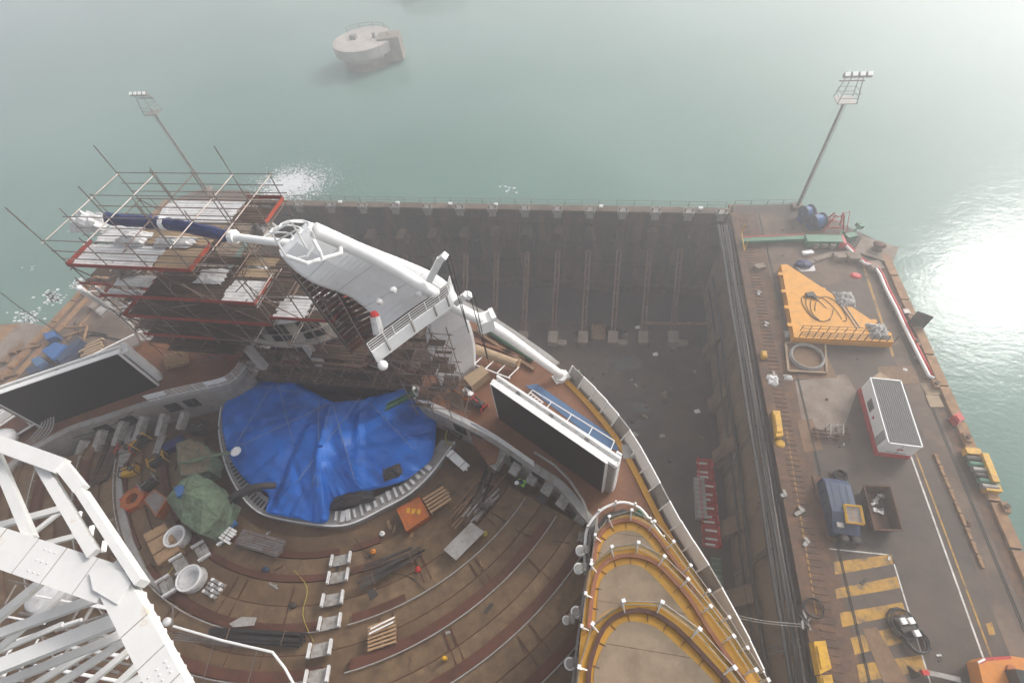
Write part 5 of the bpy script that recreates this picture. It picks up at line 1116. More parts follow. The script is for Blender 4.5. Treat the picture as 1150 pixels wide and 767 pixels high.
# site office
def P3(x, y, z): return V((x,y,z))
def office():
    t = thing('site_office', 'white portable site office with red base and grey ribbed roof', 'site office', (28.0,27.0,0))
    a = at(982,511,0); d = V((.045,1,0)).normalized(); s = V((1,-.045,0)).normalized(); L_ = 7.0; W_ = 2.65; h = 2.5
    def q(u, w, z): return V((a.x,a.y,0))+d*u+s*w+V((0,0,z))
    def bx(mb, u0,u1,w0,w1,z0,z1): mb.add([q(u0,w0,z0),q(u0,w1,z0),q(u1,w1,z0),q(u1,w0,z0),q(u0,w0,z1),q(u0,w1,z1),q(u1,w1,z1),q(u1,w0,z1)], [(0,1,2,3),(4,7,6,5),(0,4,5,1),(1,5,6,2),(2,6,7,3),(3,7,4,0)])
    mb = MB(); bx(mb, 0,L_,0,W_,.25,h); mb.build('wall', m_cap, t)
    mb = MB(); bx(mb, -.04,L_+.04,-.04,W_+.04,.02,.72); mb.build('base_frame', m_red, t)
    mb = MB(); bx(mb, .06,L_-.06,.06,W_-.06,h,h+.04)
    for k in range(14): bx(mb, .1,L_-.1, .12+k*.178,.2+k*.178, h+.04,h+.12)
    mb.build('roof', m_roof, t)
    mb = MB(); bx(mb,-.03,.06,-.03,W_+.03,h-.02,h+.1); bx(mb,L_-.06,L_+.03,-.03,W_+.03,h-.02,h+.1); bx(mb,-.03,L_+.03,-.03,.06,h-.02,h+.1); bx(mb,-.03,L_+.03,W_-.06,W_+.03,h-.02,h+.1); mb.build('roof_trim', m_white, t)
    mb = MB(); bx(mb, 4.0,5.0,-.03,.01,1.1,1.9); w = mb.build('window', m_glass, t)
    mb = MB(); bx(mb, 3.93,4.0,-.045,.0,1.05,1.95); bx(mb, 5.0,5.07,-.045,0,1.05,1.95); bx(mb, 4.0,5.0,-.045,0,1.9,1.95); bx(mb,4.0,5.0,-.045,0,1.05,1.1); [bx(mb,4.0,5.0,-.042,0,1.2+.12*k,1.23+.12*k) for k in range(6)]; mb.build('shutter', m_lgrey, w)
    mb = MB(); bx(mb, 3.1,3.35,-.02,.0,1.2,1.5); bx(mb,-.02,0,1.1,1.6,1.5,1.7); mb.build('red_notice', m_red, t)
    mb = MB(); bx(mb, .55,1.4,-.025,0,.5,2.35); dd = mb.build('door', m_lgrey, t); mb = MB(); bx(mb, .65,.72,-.05,-.025,1.3,1.45); mb.build('handle', m_dark, dd)
    mb = MB(); bx(mb, -.025,0,.5,2.1,.9,1.0); bx(mb,-.03,0,1.28,1.32,.6,2.3); mb.build('end_trim', m_lgrey, t)
    mb = MB(); bx(mb, L_+.05,L_+.5,.5,W_-.4,1.2,1.9); mb.build('air_conditioner', m_lgrey, t)
    mb = MB(); mb.add([q(L_+.1,.2,2.0), q(L_+.1,W_-.1,2.0), q(L_+1.2,W_/2,2.0), q(L_+.1,.2,2.08), q(L_+.1,W_-.1,2.08), q(L_+1.2,W_/2,2.08)], [(0,1,2),(5,4,3),(0,3,4,1),(1,4,5,2),(2,5,3,0)]); mb.build('canopy_board', m_boardl, t)
office()
for l, pl, z in [('upper pale plywood sheet on the quay beside the office', [(1033,430),(1050,430),(1058,443),(1041,443)], .06), ('lower pale plywood sheet right of the office roof', [(1039,443),(1054,444),(1061,457),(1045,457)], .1)]: slab_item('plywood_sheet', pl, z, .05, m_boardl, l, 'plywood sheet')
# metal rack
t = thing('metal_rack', 'low rusty metal rack with hoops lying on the quay', 'rack', at(933,487,0))
mb = MB(); [mb.beam(at(912,482+k*4,.25+.1*k), at(955,487+k*3,.25+.1*k), .1, .1) for k in range(3)]; [mb.beam(at(915+k*12,480,.2), at(917+k*12,494,.2), .1, .15) for k in range(4)]; mb.build('frame', m_rust, t)
for k in range(2): mb = MB(); mb.tube([at(929+k*14,492,.3), at(929+k*14,492,.3)+V((0,0,.8)), at(929+k*14,480,.3)+V((0,0,.8)), at(929+k*14,480,.3)], .05, 6); mb.tube([at(929,482+k*8,.3)+V((0,0,.8)), at(943,482+k*8,.3)+V((0,0,.8))], .04, 6); mb.build('hoop', m_lgrey, t)
# compactor: sloping navy box with yellow grid
def compactor():
    t = thing('waste_compactor', 'navy wedge shaped waste compactor with yellow framed hatch', 'compactor', at(945,580,0))
    o_ = at(930,602,0); d = V((.0,1,0)); s = V((1,0,0)); 
    def q(w, u, z): return V((o_.x+w, o_.y+u, z))
    mb = MB(); W_ = 2.15; prof = [(0,.15),(4.7,.15),(4.7,1.3),(4.2,1.7),(1.6,1.7),(.0,1.0)]
    mb.loft([[q(0,u,z) for u, z in prof], [q(W_*.55,u,z) for u, z in prof], [q(W_,u,z*.82+.02) for u, z in prof]]); mb.build('body', m_bluec, t)
    mb = MB(); mb.box(q(W_/2,2.5,.1), (W_+.5,5.6,.15)); mb.build('skid', m_rust, t)
    mb = MB(); c = q(W_*.72,1.5,1.72); fr = [c+V((-.55,-.7,-.2)), c+V((.7,-.7,-.2)), c+V((.7,.7,-.0)), c+V((-.55,.7,.0))]; mb.tube(fr, .09, 6, closed=True); mb.tube([f_+V((0,0,.25)) for f_ in fr], .07, 6, closed=True); mb.tube([(fr[0]+fr[1])/2,(fr[2]+fr[3])/2], .06, 5); mb.build('hatch_frame', m_ysteel, t)
    mb = MB(); mb.add([f_+V((0,0,.05)) for f_ in fr], [(0,1,2,3)]); mb.build('hatch', m_galv, t)
    for k in range(5): mb = MB(); u_ = .6+k*1.0; mb.beam(q(-.03,u_,.2), q(-.03,u_,1.1), .08, .06); mb.build('stiffener', m_bluec, t)
    for k in range(3): mb = MB(); mb.box(q(.4+.6*k, 3.0, 1.7), (.06,2.0,.05)); mb.build('top_rib', m_bluec, t)
    mb = MB(); mb.box(q(.5,.6,1.3), (.5,.4,.3)); mb.build('control_box', m_grey, t)
    for k in range(2): mb = MB(); mb.lathe(q(.9+k*.9,-.3,.05), [(.35,0),(.35,.8),(.2,.9)], 12); mb.build('ram', m_dark, t)
    mb = MB(); mb.tube([q(W_+.1,-.3,.4),q(W_+.3,-.5,.9),q(1.5,-.6,.9),q(.6,-.4,.3)], .06, 5); mb.build('hydraulic_hose', m_pipe, t)
compactor()
t = thing('open_skip', 'open rusty brown skip holding a little white rubbish', 'skip', at(990,570,0))
tp = A([(970,544),(1000,545),(1014,596),(983,595)], 1.3); bt = [V((p.x*.82+sum(q.x for q in tp)/4*.18, p.y*.85+sum(q.y for q in tp)/4*.15, .1)) for p in tp]
mb = MB(); ip = [p*.94+sum(tp,V((0,0,0)))/4*.06 for p in tp]; ib = [b_*.94+sum(bt,V((0,0,0)))/4*.06+V((0,0,.08)) for b_ in bt]
mb.add(tp+bt+ip+ib, [(0,1,5,4),(1,2,6,5),(2,3,7,6),(3,0,4,7),(4,5,6,7),(0,8,9,1),(1,9,10,2),(2,10,11,3),(3,11,8,0),(8,12,13,9),(9,13,14,10),(10,14,15,11),(11,15,12,8),(12,15,14,13)]); mb.build('skip_shell', m_rust, t)
mb = MB(); mb.strip([p-V((0,0,.1)) for p in tp], .12, .12, closed=True); mb.build('rim', m_rust, t)
for (i0, i1) in ((0,1),(1,2),(2,3),(3,0)):
    for u in (.25,.5,.75): mb = MB(); mb.beam(tp[i0]+(tp[i1]-tp[i0])*u-V((0,0,.05)), bt[i0]+(bt[i1]-bt[i0])*u, .1, .1); mb.build('side_rib', m_rust, t)
for i in range(9): mb = MB(); c = at(984+R.uniform(-6,9), 562+R.uniform(-12,22), .35); mb.box(c, (R.uniform(.15,.5),R.uniform(.1,.35),.12), R.uniform(0,3), tilt=('X',R.uniform(-.4,.4))); mb.box(c+V((.1,.05,.08)), (.2,.08,.1), R.uniform(0,3)); one(mb, 'rubbish_scrap', m_cap if i % 2 else m_lgrey, 'pale scrap of rubbish lying in the open skip', 'rubbish', 'rubbish in the open skip')
def coil(label, q, r, m, n=5, wide=.08):
    c = at(*q, .1); mb = MB()
    pts = []
    for k in range(n*14): u = k*math.pi/7; pts.append(c+V((math.cos(u)*r*(1+.12*math.sin(k*.7)), math.sin(u)*r*(1+.1*math.cos(k*.45)), .05+k*.4/(n*14))))
    mb.tube(pts, wide, 5); return one(mb, 'hose_coil', m, label, 'hose coil')
coil('small black hose coil behind the navy compactor', (942,535), .5, m_pipe, 5)
coil('loose black hose coil below the white pump on the striped bay', (1026,719), .8, m_pipe, 6, .07)
coil('black cable coil by the dock edge bollard', (912,683), .7, m_pipe, 3, .05)
t = thing('pump_set', 'black framed pump set with white boxes on the striped bay', 'pump', at(1012,702,0)); c = at(1012,701,0)
mb = MB(); mb.tube([c+V((math.cos(u)*1.0, math.sin(u)*1.1, .15)) for u in [k*.52 for k in range(12)]], .08, 6, closed=True); mb.tube([c+V((math.cos(u)*.9, math.sin(u)*1.0, .5)) for u in [k*.52 for k in range(12)]], .07, 6, closed=True); mb.build('frame', m_pipe, t)
mb = MB(); mb.box(c+V((0,0,.35)), (1.1,1.0,.6), .4); mb.build('engine', m_dark, t)
for dx, dy in ((-.2,.1),(.35,.2),(.5,-.6)): mb = MB(); mb.box(c+V((dx,dy,.75)), (.38,.42,.3), .3); mb.build('white_box', m_cap, t)
t = thing('barrier_pole', 'grey road barrier pole with a red and white collar lying on the quay', 'barrier', at(1055,756,0)); mb = MB(); a, b = at(1042,755,.5), at(1078,763,.5); mb.beam(a, b, .32, .2); mb.build('pole', m_lgrey, t)
mb = MB(); mb.beam(at(1035,755,.5), a, .3, .35); mb.build('collar', m_red, t); mb = MB(); c = at(1026,756,0); mb.add([c+V((-.3,.5,0)),c+V((-.3,-.4,0)),c+V((.5,-.1,0)),c+V((0,0,.6))], [(0,1,2),(0,3,1),(1,3,2),(2,3,0)]); mb.build('foot', m_dark, t)
# orange machine at the corner
def lifter():
    t = thing('orange_forklift', 'orange forklift body with striped corner at the lower right edge', 'vehicle', at(1130,757,0)); 
    P = A([(1098,742),(1106,738),(1135,736),(1165,741),(1172,800),(1112,800)], 1.7)
    mb = MB(); mb.prism(P, .45, 1.7); mb.build('bodywork', m_orange, t)
    mb = MB(); Q = [P[0]+V((0,0,.01)), P[1]+V((0,0,.01)), P[2]+V((0,-.0,.01)), P[2]+V((0,-.18,.01)), P[1]+V((.05,-.2,.01)), P[0]+V((.15,-.15,.01))]; mb.add(Q, [(0,5,4,1),(1,4,3,2)]); mb.build('warning_stripe', m_red, t)
    for k in range(6): mb = MB(); p = P[0]+(P[1]-P[0])*(k/6)+V((.03,-.06,.016)); mb.box(p, (.09,.12,.006), .5); mb.build('stripe_patch', m_cap, t)
    mb = MB(); c = at(1136,752,1.75); mb.lathe(c, [(.32,0),(.3,.12),(.12,.14)], 14); mb.box(c+V((.9,-.6,.05)), (.9,.6,.15)); mb.box(c+V((-.2,-.9,.04)), (.35,.25,.1)); mb.build('engine_cover', m_oran2, t)
    mb = MB(); mb.box(at(1150,765,2.2), (1.2,1.2,1.0)); mb.build('cab', m_glass, t)
    for q in ((1108,750),(1160,750)): mb = MB(); c = at(*q,.45); mb.loft([[c+V((x, .45*math.cos(u), .45*math.sin(u))) for u in [k*math.pi/7 for k in range(14)]] for x in (-.3,.0)]); mb.build('wheel', m_pipe, t)
lifter()
# yellow items along the dock edge
def block_with(label, name, poly, z, m, extra=None): 
    P = A(poly, z); c = sum(P,V((0,0,0)))/len(P); t = thing(name, label, 'dock edge box', (c.x,c.y,0)); mb = MB(); mb.prism(P, .02, z); mb.build('box', m, t)
    mb = MB(); mb.prism([p*.7+c*.3 for p in P], z, z+.12); mb.build('lid', m, t); mb = MB(); mb.strip([V((p.x,p.y,.01)) for p in P], .2, .1, closed=True); mb.build('foot_frame', m_dark, t)
block_with('long yellow box standing on the dock edge beside the crane rail', 'yellow_box', [(868,461),(876,461),(880,489),(872,490)], .7, m_ysteel)
block_with('small square yellow box further along the dock edge', 'yellow_box', [(855,394),(861,394),(862,401),(856,401)], .6, m_ysteel)
block_with('tall yellow box in the lower right by the striped bay', 'yellow_box', [(914,720),(927,719),(934,750),(921,757)], 1.1, m_ysteel)
block_with('short yellow box below the tall yellow one', 'yellow_box', [(921,758),(934,757),(938,775),(925,778)], .8, m_ysteel)
block_with('red box at the water edge right of the office', 'red_box', [(1071,466),(1078,462),(1084,470),(1077,475)], .9, m_red)
t = thing('fender_rack', 'yellow ended rack of black and green rollers on the seaward edge', 'rack', at(1105,530,.3))
for a in ((1098,512,1118,546),): 
    p, q = at(a[0]+6,a[1]-2,.8), at(a[2]-1,a[3]-4,.8); mb = MB(); mb.beam(p, q, .5, .6); mb.build('side_beam', m_ysteel, t)
for k in range(6): mb = MB(); c = at(1093+k*3.6, 515+k*6.3, .6); mb.loft([[c+V((x, .25*math.cos(u), .25*math.sin(u))) for u in [j*math.pi/5 for j in range(10)]] for x in (-.6,.6)]); mb.build('roller', [m_dark,m_greenp,m_grey][k%3], t)
for e_ in ((1091,508),(1113,549)): mb = MB(); mb.box(at(*e_,.4), (1.2,.6,.7)); mb.build('end_post', m_ysteel, t)
# fender timber along the yellow line
a, b = at(1050,510,.1), at(1105,640,.1)
for k in range(9):
    p = a+(b-a)*(k/9); q = a+(b-a)*((k+.86)/9); mb = MB(); mb.beam(p, q, .22, .18); mb.beam(p+(q-p)*.1+V((0,0,.1)), p+(q-p)*.3+V((0,0,.1)), .3, .08); one(mb, 'cable_guard', m_fend, 'yellow brown cable guard segment laid along the lane near the water', 'cable guard', 'cable guards along the quay lane')
# orange kerb pieces by the water
for i, (q, l) in enumerate([((1050,432),'nearest the end of the white pipe'),((1085,492),'between the red box and the roller rack'),((1028,385),'beside the middle of the white pipe'),((1128,570),'below the roller rack')]):
    c = at(*q,.25); t = thing('fender_post', 'short timber fender post '+l, 'fender post', (c.x,c.y,0)); mb = MB(); mb.box(c, (.5,.9,.5)); mb.build('block', m_fend, t); mb = MB(); mb.lathe(c+V((0,0,.2)), [(.2,0),(.15,.15),(.22,.25)], 10); mb.build('cap', m_rust, t)
# black pipes clipped along the dock edge
t = thing('pipe_run', 'bundle of long black pipes clipped along the dock edge', 'pipes', (16.8,10,-.9))
for k in range(8): mb = MB(); x = 15.9+.23*k; mb.tube([(x+.05*math.sin(y*.4+k), y, -.75+.04*math.sin(y*.3+k*2)+(.25 if k % 3 == 0 else 0)) for y in range(-30, 58, 3)], .09 if k % 2 else .12, 6); mb.build('long_pipe', [m_pipe,m_dark,m_grey][k%3] if k != 2 else m_pipe, t)
for y in range(-10, 56, 4): mb = MB(); mb.box((16.8, y, -.95), (2.0,.15,.14)); mb.build('clip', m_rust, t)
t = thing('edge_clutter', 'tangle of grey fittings and cables at the dock edge by the long cable', 'fittings', at(905,697,0))
for k in range(10): mb = MB(); mb.beam(at(898+R.uniform(-3,10),690+R.uniform(-6,16),.15+.03*k), at(903+R.uniform(-5,9),694+R.uniform(-8,16),.15+.03*k), .12, .1); mb.build('fitting', m_lgrey if k % 2 else m_dark, t)
for i, (x, y, sx) in enumerate([(868,422,.8),(880,556,.5),(898,575,1.0),(905,610,.6),(860,365,.6),(852,330,.6)]):
    c = at(x,y,.12); mb = MB(); mb.box(c, (sx,.3,.2), .3*i); mb.box(c+V((.1,.25,.05)), (.25,.5,.2), .2*i); one(mb, 'edge_fitting', m_lgrey if i % 2 else m_grey, 'grey fitting on the crane track strip, '+['beside the white crumpled plastic','level with the navy compactor','below the navy compactor corner','above the striped bay','level with the yellow platform corner','nearest the far quay end'][i], 'fitting')
c = at(876,498,0); mb = MB(); mb.lathe(c, [(.45,0),(.42,.08),(.1,.1)], 16); mb.tube([c+V((math.cos(k*.5)*.3,math.sin(k*.5)*.3,.12)) for k in range(12)], .03, 4, closed=True); one(mb, 'yellow_cover', m_ysteel, 'round yellow cover just below the long yellow box', 'cover')
hose('cable', [(800,683,12.5),(825,690,6),(860,697,1.2),(905,701,.3)], .03, m_grey, 'thin pale cable slung from the ship to the dock edge', 'cable')
hose('cable', [(802,688,12.5),(830,694,5.5),(862,700,1.0),(905,704,.3)], .025, m_grey, 'second pale cable just below the first from ship to quay', 'cable')
hose('mooring_line', [(0,328,2.6),(26,348,1.8),(60,370,1.0),(92,398,.5),(105,420,.4)], .07, m_pipe, 'dark mooring line stretched over the left quay', 'mooring line')
# ================================================================== IN THE DOCK
for i in range(8):
    y0 = 522+i*12.5; c = at(790.5+i*1.1, y0, -15.9)
    t = thing('bottle_rack', 'red rack of pale cylinders on the dock floor, '+['topmost','second','third','fourth','fifth','sixth','seventh','lowest'][i]+' of the row', 'gas bottle rack', (c.x,c.y,-16), 'red racks in a row on the dock floor')
    mb = MB(); mb.box(c+V((0,0,.1)), (1.9,1.1,.2)); mb.box(c+V((-.9,0,.5)), (.12,1.1,.9)); mb.box(c+V((.9,0,.5)), (.12,1.1,.9)); mb.box(c+V((0,.5,.6)), (1.9,.1,.3)); mb.build('frame', m_red, t)
    for k in range(3): mb = MB(); p = c+V((-.1+R.uniform(-.3,.3),-.32+.32*k,.45)); mb.loft([[p+V((x, .13*math.cos(u), .13*math.sin(u))) for u in [j*math.pi/4 for j in range(8)]] for x in (-.65,.65)]); mb.build('cylinder', m_cap if (k+i) % 2 else m_red, t)
for i, (q, s, l) in enumerate([((786,560),(1.2,5.0,1.0),'grey steel trough left of the red racks'),((805,645),(1.0,3.6,.6),'grey ribbed crate below the red racks')]):
    c = at(*q,-15.5); t = thing('steel_trough', l, 'trough', (c.x,c.y,-16)); mb = MB(); mb.box(c, s); mb.build('body', m_lgrey if i == 0 else m_greent, t); mb = MB(); [mb.box(c+V((0,-s[1]/2+.4+k*.6,s[2]/2+.03)), (s[0]*1.05,.1,.08)) for k in range(int(s[1]/.6))]; mb.build('rib', m_grey, t)
for i, q in enumerate([(716,368),(783,462),(736,398)]): c = at(*q,-15.9); mb = MB(); mb.box(c, (.7,.5,.25), .3); mb.box(c+V((.1,.1,.15)), (.3,.3,.2)); one(mb, 'small_box', m_cap, ['small white box at the foot of the gate struts','pale box on the dock floor near the right wall','pale box in the middle of the dock floor'][i], 'box')
crumple('rust_heap', (672,372), -15.9, 2.2, 3.0, .4, 'orange brown heap of scale between two struts', m_woodd, 51, cat='scale heap')
mb = MB(); a, b = at(722,363,-15.8), at(797,364,-15.8); mb.beam(a, b, .3, .3); [mb.box(a+(b-a)*u, (.4,.6,.3)) for u in (.1,.4,.7)]; one(mb, 'timber_beam', m_fend, 'long brown timber beam at the far right of the dock floor', 'timber beam')
for i in range(44):
    c = V((R.uniform(-3,15.5), R.uniform(14,49), -16)); s_ = R.uniform(.15,.55); mb = MB(); mb.box(c+V((0,0,.08)), (s_*R.uniform(.6,2.4), s_, .16), R.uniform(0,3)); mb.box(c+V((.1,.1,.18)), (s_*.5,s_*.5,.1), R.uniform(0,3))
    one(mb, 'debris_piece', R.choice([m_conc,m_woodd,m_dark,m_rust,m_lgrey]), 'loose debris piece scattered on the dock floor', 'debris', 'debris on the dock floor')
for i in range(40):
    c = V((R.uniform(21.8,32.5), R.uniform(6,56), 0)); s_ = R.uniform(.08,.3); mb = MB(); mb.box(c+V((0,0,.05)), (s_*R.uniform(.6,3), s_, .08), R.uniform(0,3)); mb.box(c+V((.03,.03,.1)), (s_*.5,s_*.5,.06), R.uniform(0,3))
    if 24 < c.x < 32 and (22 < c.y < 32 or 35 < c.y < 50): continue
    one(mb, 'debris_piece', R.choice([m_wfilm,m_woodd,m_dark,m_rust,m_lgrey]), 'small litter scrap lying on the right quay', 'debris', 'litter scraps on the right quay')
# ================================================================== LEFT QUAY
def qbox(label, poly, z, m, name='covered_stack', cat='stack'):
    P = A(poly, z); c = sum(P,V((0,0,0)))/len(P); t = thing(name, label, cat, (c.x,c.y,0)); mb = MB(); mb.prism(P, .02, z*.98); mb.build('body', m, t); mb = MB(); mb.prism([p*.9+c*.1 for p in P], z, z+.1); mb.build('top', m, t)
    mb = MB(); mb.strip([V((p.x,p.y,z*.4)) for p in P], .1, .1, closed=True); mb.build('strap', m_dark, t)
qbox('light blue covered stack on the left quay', [(46,394),(62,384),(76,388),(60,405)], 1.2, m_blue)
qbox('long blue container edge beside the light blue stack', [(62,404),(88,378),(93,382),(68,408)], 1.3, m_bluec)
qbox('small blue box by the mooring line', [(48,375),(62,371),(64,378),(52,382)], .9, m_blue)
qbox('blue drum shaped pile lower on the left quay', [(34,404),(44,400),(52,406),(42,413)], 1.1, m_bluem)
qbox('lowest blue pile just above the left screen', [(28,414),(40,410),(46,416),(34,421)], 1.0, m_bluec)
for i, (p, l, m) in enumerate([([(98,345),(112,333),(118,336),(104,348)],'left pale slab stack on the far left quay',m_conc),([(106,350),(122,336),(126,341),(112,354)],'right pale slab stack on the far left quay',m_lgrey)]): qbox(l, p, .5, m, 'slab_stack', 'slabs')
t = thing('orange_gantry_frame', 'orange brown frame on the left quay above the screen', 'frame', at(88,372,0)); mb = MB(); [mb.beam(at(*p,.8), at(*q,.8), .2, .2) for p, q in [((75,368),(98,366)),((98,366),(94,382)),((94,382),(82,398)),((72,378),(92,372))]]; mb.build('beam', m_fend, t); mb = MB(); [mb.beam(at(*p,0), at(*p,0)+V((0,0,.8)), .15, .15) for p in [(75,368),(98,366),(94,382),(82,398)]]; mb.build('leg', m_fend, t)
for i, (pts, l) in enumerate([([(88,365),(90,380,),(104,376),(128,380),(150,384)], 'black hose snaking over the left quay behind the screen'), ([(84,362),(86,372),(100,372),(120,376)], 'second black hose beside the orange brown frame')]):
    hose('hose', [(p[0],p[1],.12) for p in pts], .09, m_pipe, l)
bundle('timber_bundle', 'new pale timbers stacked just behind the left screen', 'timber', (95,398),(118,388), .3, 5, 2.0, .2, m_boardl, .5)
t = thing('life_ring_post', 'red ringed post at the water edge of the left quay', 'life ring', at(92,325,0)); mb = MB(); c = at(92,325,1); mb.tube([c+V((math.cos(k*.5)*.6,0,math.sin(k*.5)*.6)) for k in range(12)], .13, 6, closed=True); mb.build('ring', m_red, t); mb = MB(); mb.tube([c-V((0,0,1)), c], .08, 5); mb.build('post', m_grey, t)
for i, (a, b) in enumerate([((5,405),(25,385)),((0,425),(20,420)),((15,395),(45,388))]): mb = MB(); mb.beam(at(*a,.2), at(*b,.2), .35, .3); mb.box(at(*a,.3), (.8,.8,.5), .4); one(mb, 'steel_rail', m_woodd, ['brown rail piece slanting on the far left pier','lowest brown rail piece at the left edge of the picture','brown rail piece reaching towards the mooring line'][i], 'rail piece')
# ================================================================== WATER FEATURES
def dolphin(label, q, r, h):
    c = at(*q, WZ); t = thing('mooring_dolphin', label, 'mooring dolphin', c, 'mooring dolphins in the fog')
    mb = MB(); mb.lathe(c+V((0,0,-.5)), [(r*.78,0),(r*.78,h*.55),(r,h*.62),(r,h),(r*.9,h+.1)], 28); mb.build('caisson', m_caisson, t)
    mb = MB(); mb.lathe(c+V((0,0,-.4)), [(r*.79,0),(r*.79,2.2)], 28); mb.build('tide_band', m_conc, t)
    mb = MB(); mb.box(c+V((r*.9,.5,h*.55)), (r*.7,r*.6,h*.9), .2); mb.build('fender_pier', m_conc, t)
    mb = MB(); mb.lathe(c+V((r*.4,.3,h-.3)), [(.5,0),(.35,.5),(.6,.9)], 10); mb.box(c+V((-r*.3,0,h)), (1.5,1.2,1)); mb.build('bollard', m_grey, t)
    mb = MB(); railing(mb, [c+V((math.cos(k*.5)*r*.92, math.sin(k*.5)*r*.92, h-.4)) for k in range(6)], 1.1, 2, .06, 3); mb.build('railing', m_galv, t)
dolphin('round concrete mooring dolphin looming in the fog', (415,70), 7.2, 5.6); dolphin('farther mooring dolphin almost lost in the fog at the top edge', (480,-14), 9, 5)
mb = MB(); fc = at(335,208,WZ)
for i in range(5200):
    a = R.uniform(0,6.28); k = abs(R.gauss(0,.5)); p = V((fc.x+math.cos(a)*k*11-1.5, fc.y+math.sin(a)*k*8.5, WZ+.02+R.random()*.05)); s = R.uniform(.04,.34)*(1.25-min(1,k)); el = R.uniform(.3,1)
    u = R.uniform(0,3); n_ = 5; mb.add([p+V((math.cos(u+j*1.26)*s*R.uniform(.6,1.3), math.sin(u+j*1.26)*s*el*R.uniform(.6,1.3), R.random()*.06)) for j in range(n_)], [tuple(range(n_))])
mb.build('sea_foam', m_foam, kind='stuff', label='white churned foam beside the gate', category='foam')
mb = MB()
for (fx, fy, n_, sp) in ((60,335,90,6),(30,355,60,7),(88,318,50,5),(570,212,14,5),(30,300,6,4)):
    for i in range(n_):
        c = at(fx+R.gauss(0,sp), fy+R.gauss(0,sp*.6), WZ); s = R.uniform(.05,.25); u = R.random()*3
        mb.add([V((c.x+math.cos(u+j*1.26)*s*R.uniform(.5,1.4)*1.6, c.y+math.sin(u+j*1.26)*s, WZ+.015)) for j in range(5)], [(0,1,2,3,4)])
mb.build('surface_scum', m_foam, kind='stuff', label='thin flecks of foam floating on the water', category='foam')
# ================================================================== PEOPLE
def person(label, loc, rz, lean=.25, arms=.6, vest=m_hiviz, hat=m_helm):
    me = bpy.data.meshes.new('person'); c, s = math.cos(lean), math.sin(lean)
    def T(x, y, z): # lean above the hips
        return (x, y, z) if z <= .95 else (x, y+(z-.95)*s, .95+(z-.95)*c)
    J = [T(0,0,.95), T(0,0,1.2), T(0,0,1.42), T(0,0,1.52), T(0,.01,1.64), T(0,.01,1.76),
         (-.1,0,.9), (-.12,.06,.5), (-.13,0,.09), (-.13,.16,.05), (.1,0,.9), (.12,.12,.5), (.14,.06,.09), (.14,.22,.05),
         T(-.2,0,1.42), T(-.27,.06,1.14), T(-.22,.28*arms+.05,.99), T(-.2,.36*arms+.07,.95), T(.2,0,1.42), T(.27,.06,1.14), T(.22,.3*arms+.05,1.0), T(.2,.38*arms+.07,.97)]
    E_ = [(0,1),(1,2),(2,3),(3,4),(4,5),(0,6),(6,7),(7,8),(8,9),(0,10),(10,11),(11,12),(12,13),(2,14),(14,15),(15,16),(16,17),(2,18),(18,19),(19,20),(20,21)]
    rad = [.15,.14,.15,.065,.1,.09,.095,.065,.045,.04,.095,.065,.045,.04,.07,.048,.036,.032,.07,.048,.036,.032]
    me.from_pydata(J, E_, []); o = bpy.data.objects.new('person', me); COL.objects.link(o); me.materials.append(m_trou)
    o.modifiers.new('skin', 'SKIN'); o.modifiers.new('sub', 'SUBSURF').levels = 1; o.modifiers['sub'].render_levels = 2
    for v, r in zip(me.skin_vertices[0].data, rad): v.radius = (r, r)
    me.skin_vertices[0].data[0].use_root = True
    o.location = loc; o.rotation_euler = (0,0,rz); o['label'] = label; o['category'] = 'person'
    def child(mb, name, m, sm=True):
        q = mb.build(name, m, None, sm); q.parent = o; 
        off = V(q.location); q.location = off; return q
    mb = MB(); secs = []
    for z, rx, ry in ((.93,.19,.15),(1.1,.19,.155),(1.3,.215,.165),(1.44,.2,.14),(1.5,.1,.09)): secs.append([V(T(rx*math.cos(u), ry*math.sin(u), z)) for u in [k*math.pi/8 for k in range(16)]])
    mb.loft(secs); child(mb, 'vest', vest)
    for sx in (-1,1):
        mb = MB(); k = 14 if sx < 0 else 18; mb.tube([J[k], J[k+1], J[k+2]], .085, 8, r2=.06); child(mb, 'sleeve', vest)
        mb = MB(); h0 = V(J[k+3]); f = V((0,1,-.3)).normalized()
        mb.tube([h0-f*.03, h0+f*.06], .04, 8)
        for j in range(4): q0 = h0+f*.05+V((-.03+.02*j,0,0)); mb.tube([q0, q0+f*.04, q0+f*.065+V((0,0,-.02))], .009, 5)
        mb.tube([h0+V((-sx*.035,.0,0)), h0+V((-sx*.055,.04,-.01))], .011, 5); child(mb, 'glove', m_dark)
    hc = V(T(0,.02,1.78)); mb = MB(); mb.lathe(hc, [(.15,-.05),(.135,.0),(.12,.07),(.06,.12),(.01,.13)], 14, sy=1.15); child(mb, 'helmet', hat)
    fc_ = V(T(0,.1,1.66)); mb = MB(); mb.lathe(fc_+V((0,0,-.09)), [(.04,0),(.075,.05),(.08,.12),(.06,.17)], 12, sy=.5); child(mb, 'face', m_boardl)
    return o
person('person in a hi-vis green vest and white helmet bending over on the right seating tier', at(590,547,11.15), 2.2, .7)
person('small person in a green vest standing beyond the ship edge on the dock floor', at(650,424,-16), .5, .1, .3)
person('person in a hi-vis vest half hidden under the scaffold on the left deck', at(240,404,12.5), 1.0, .3)
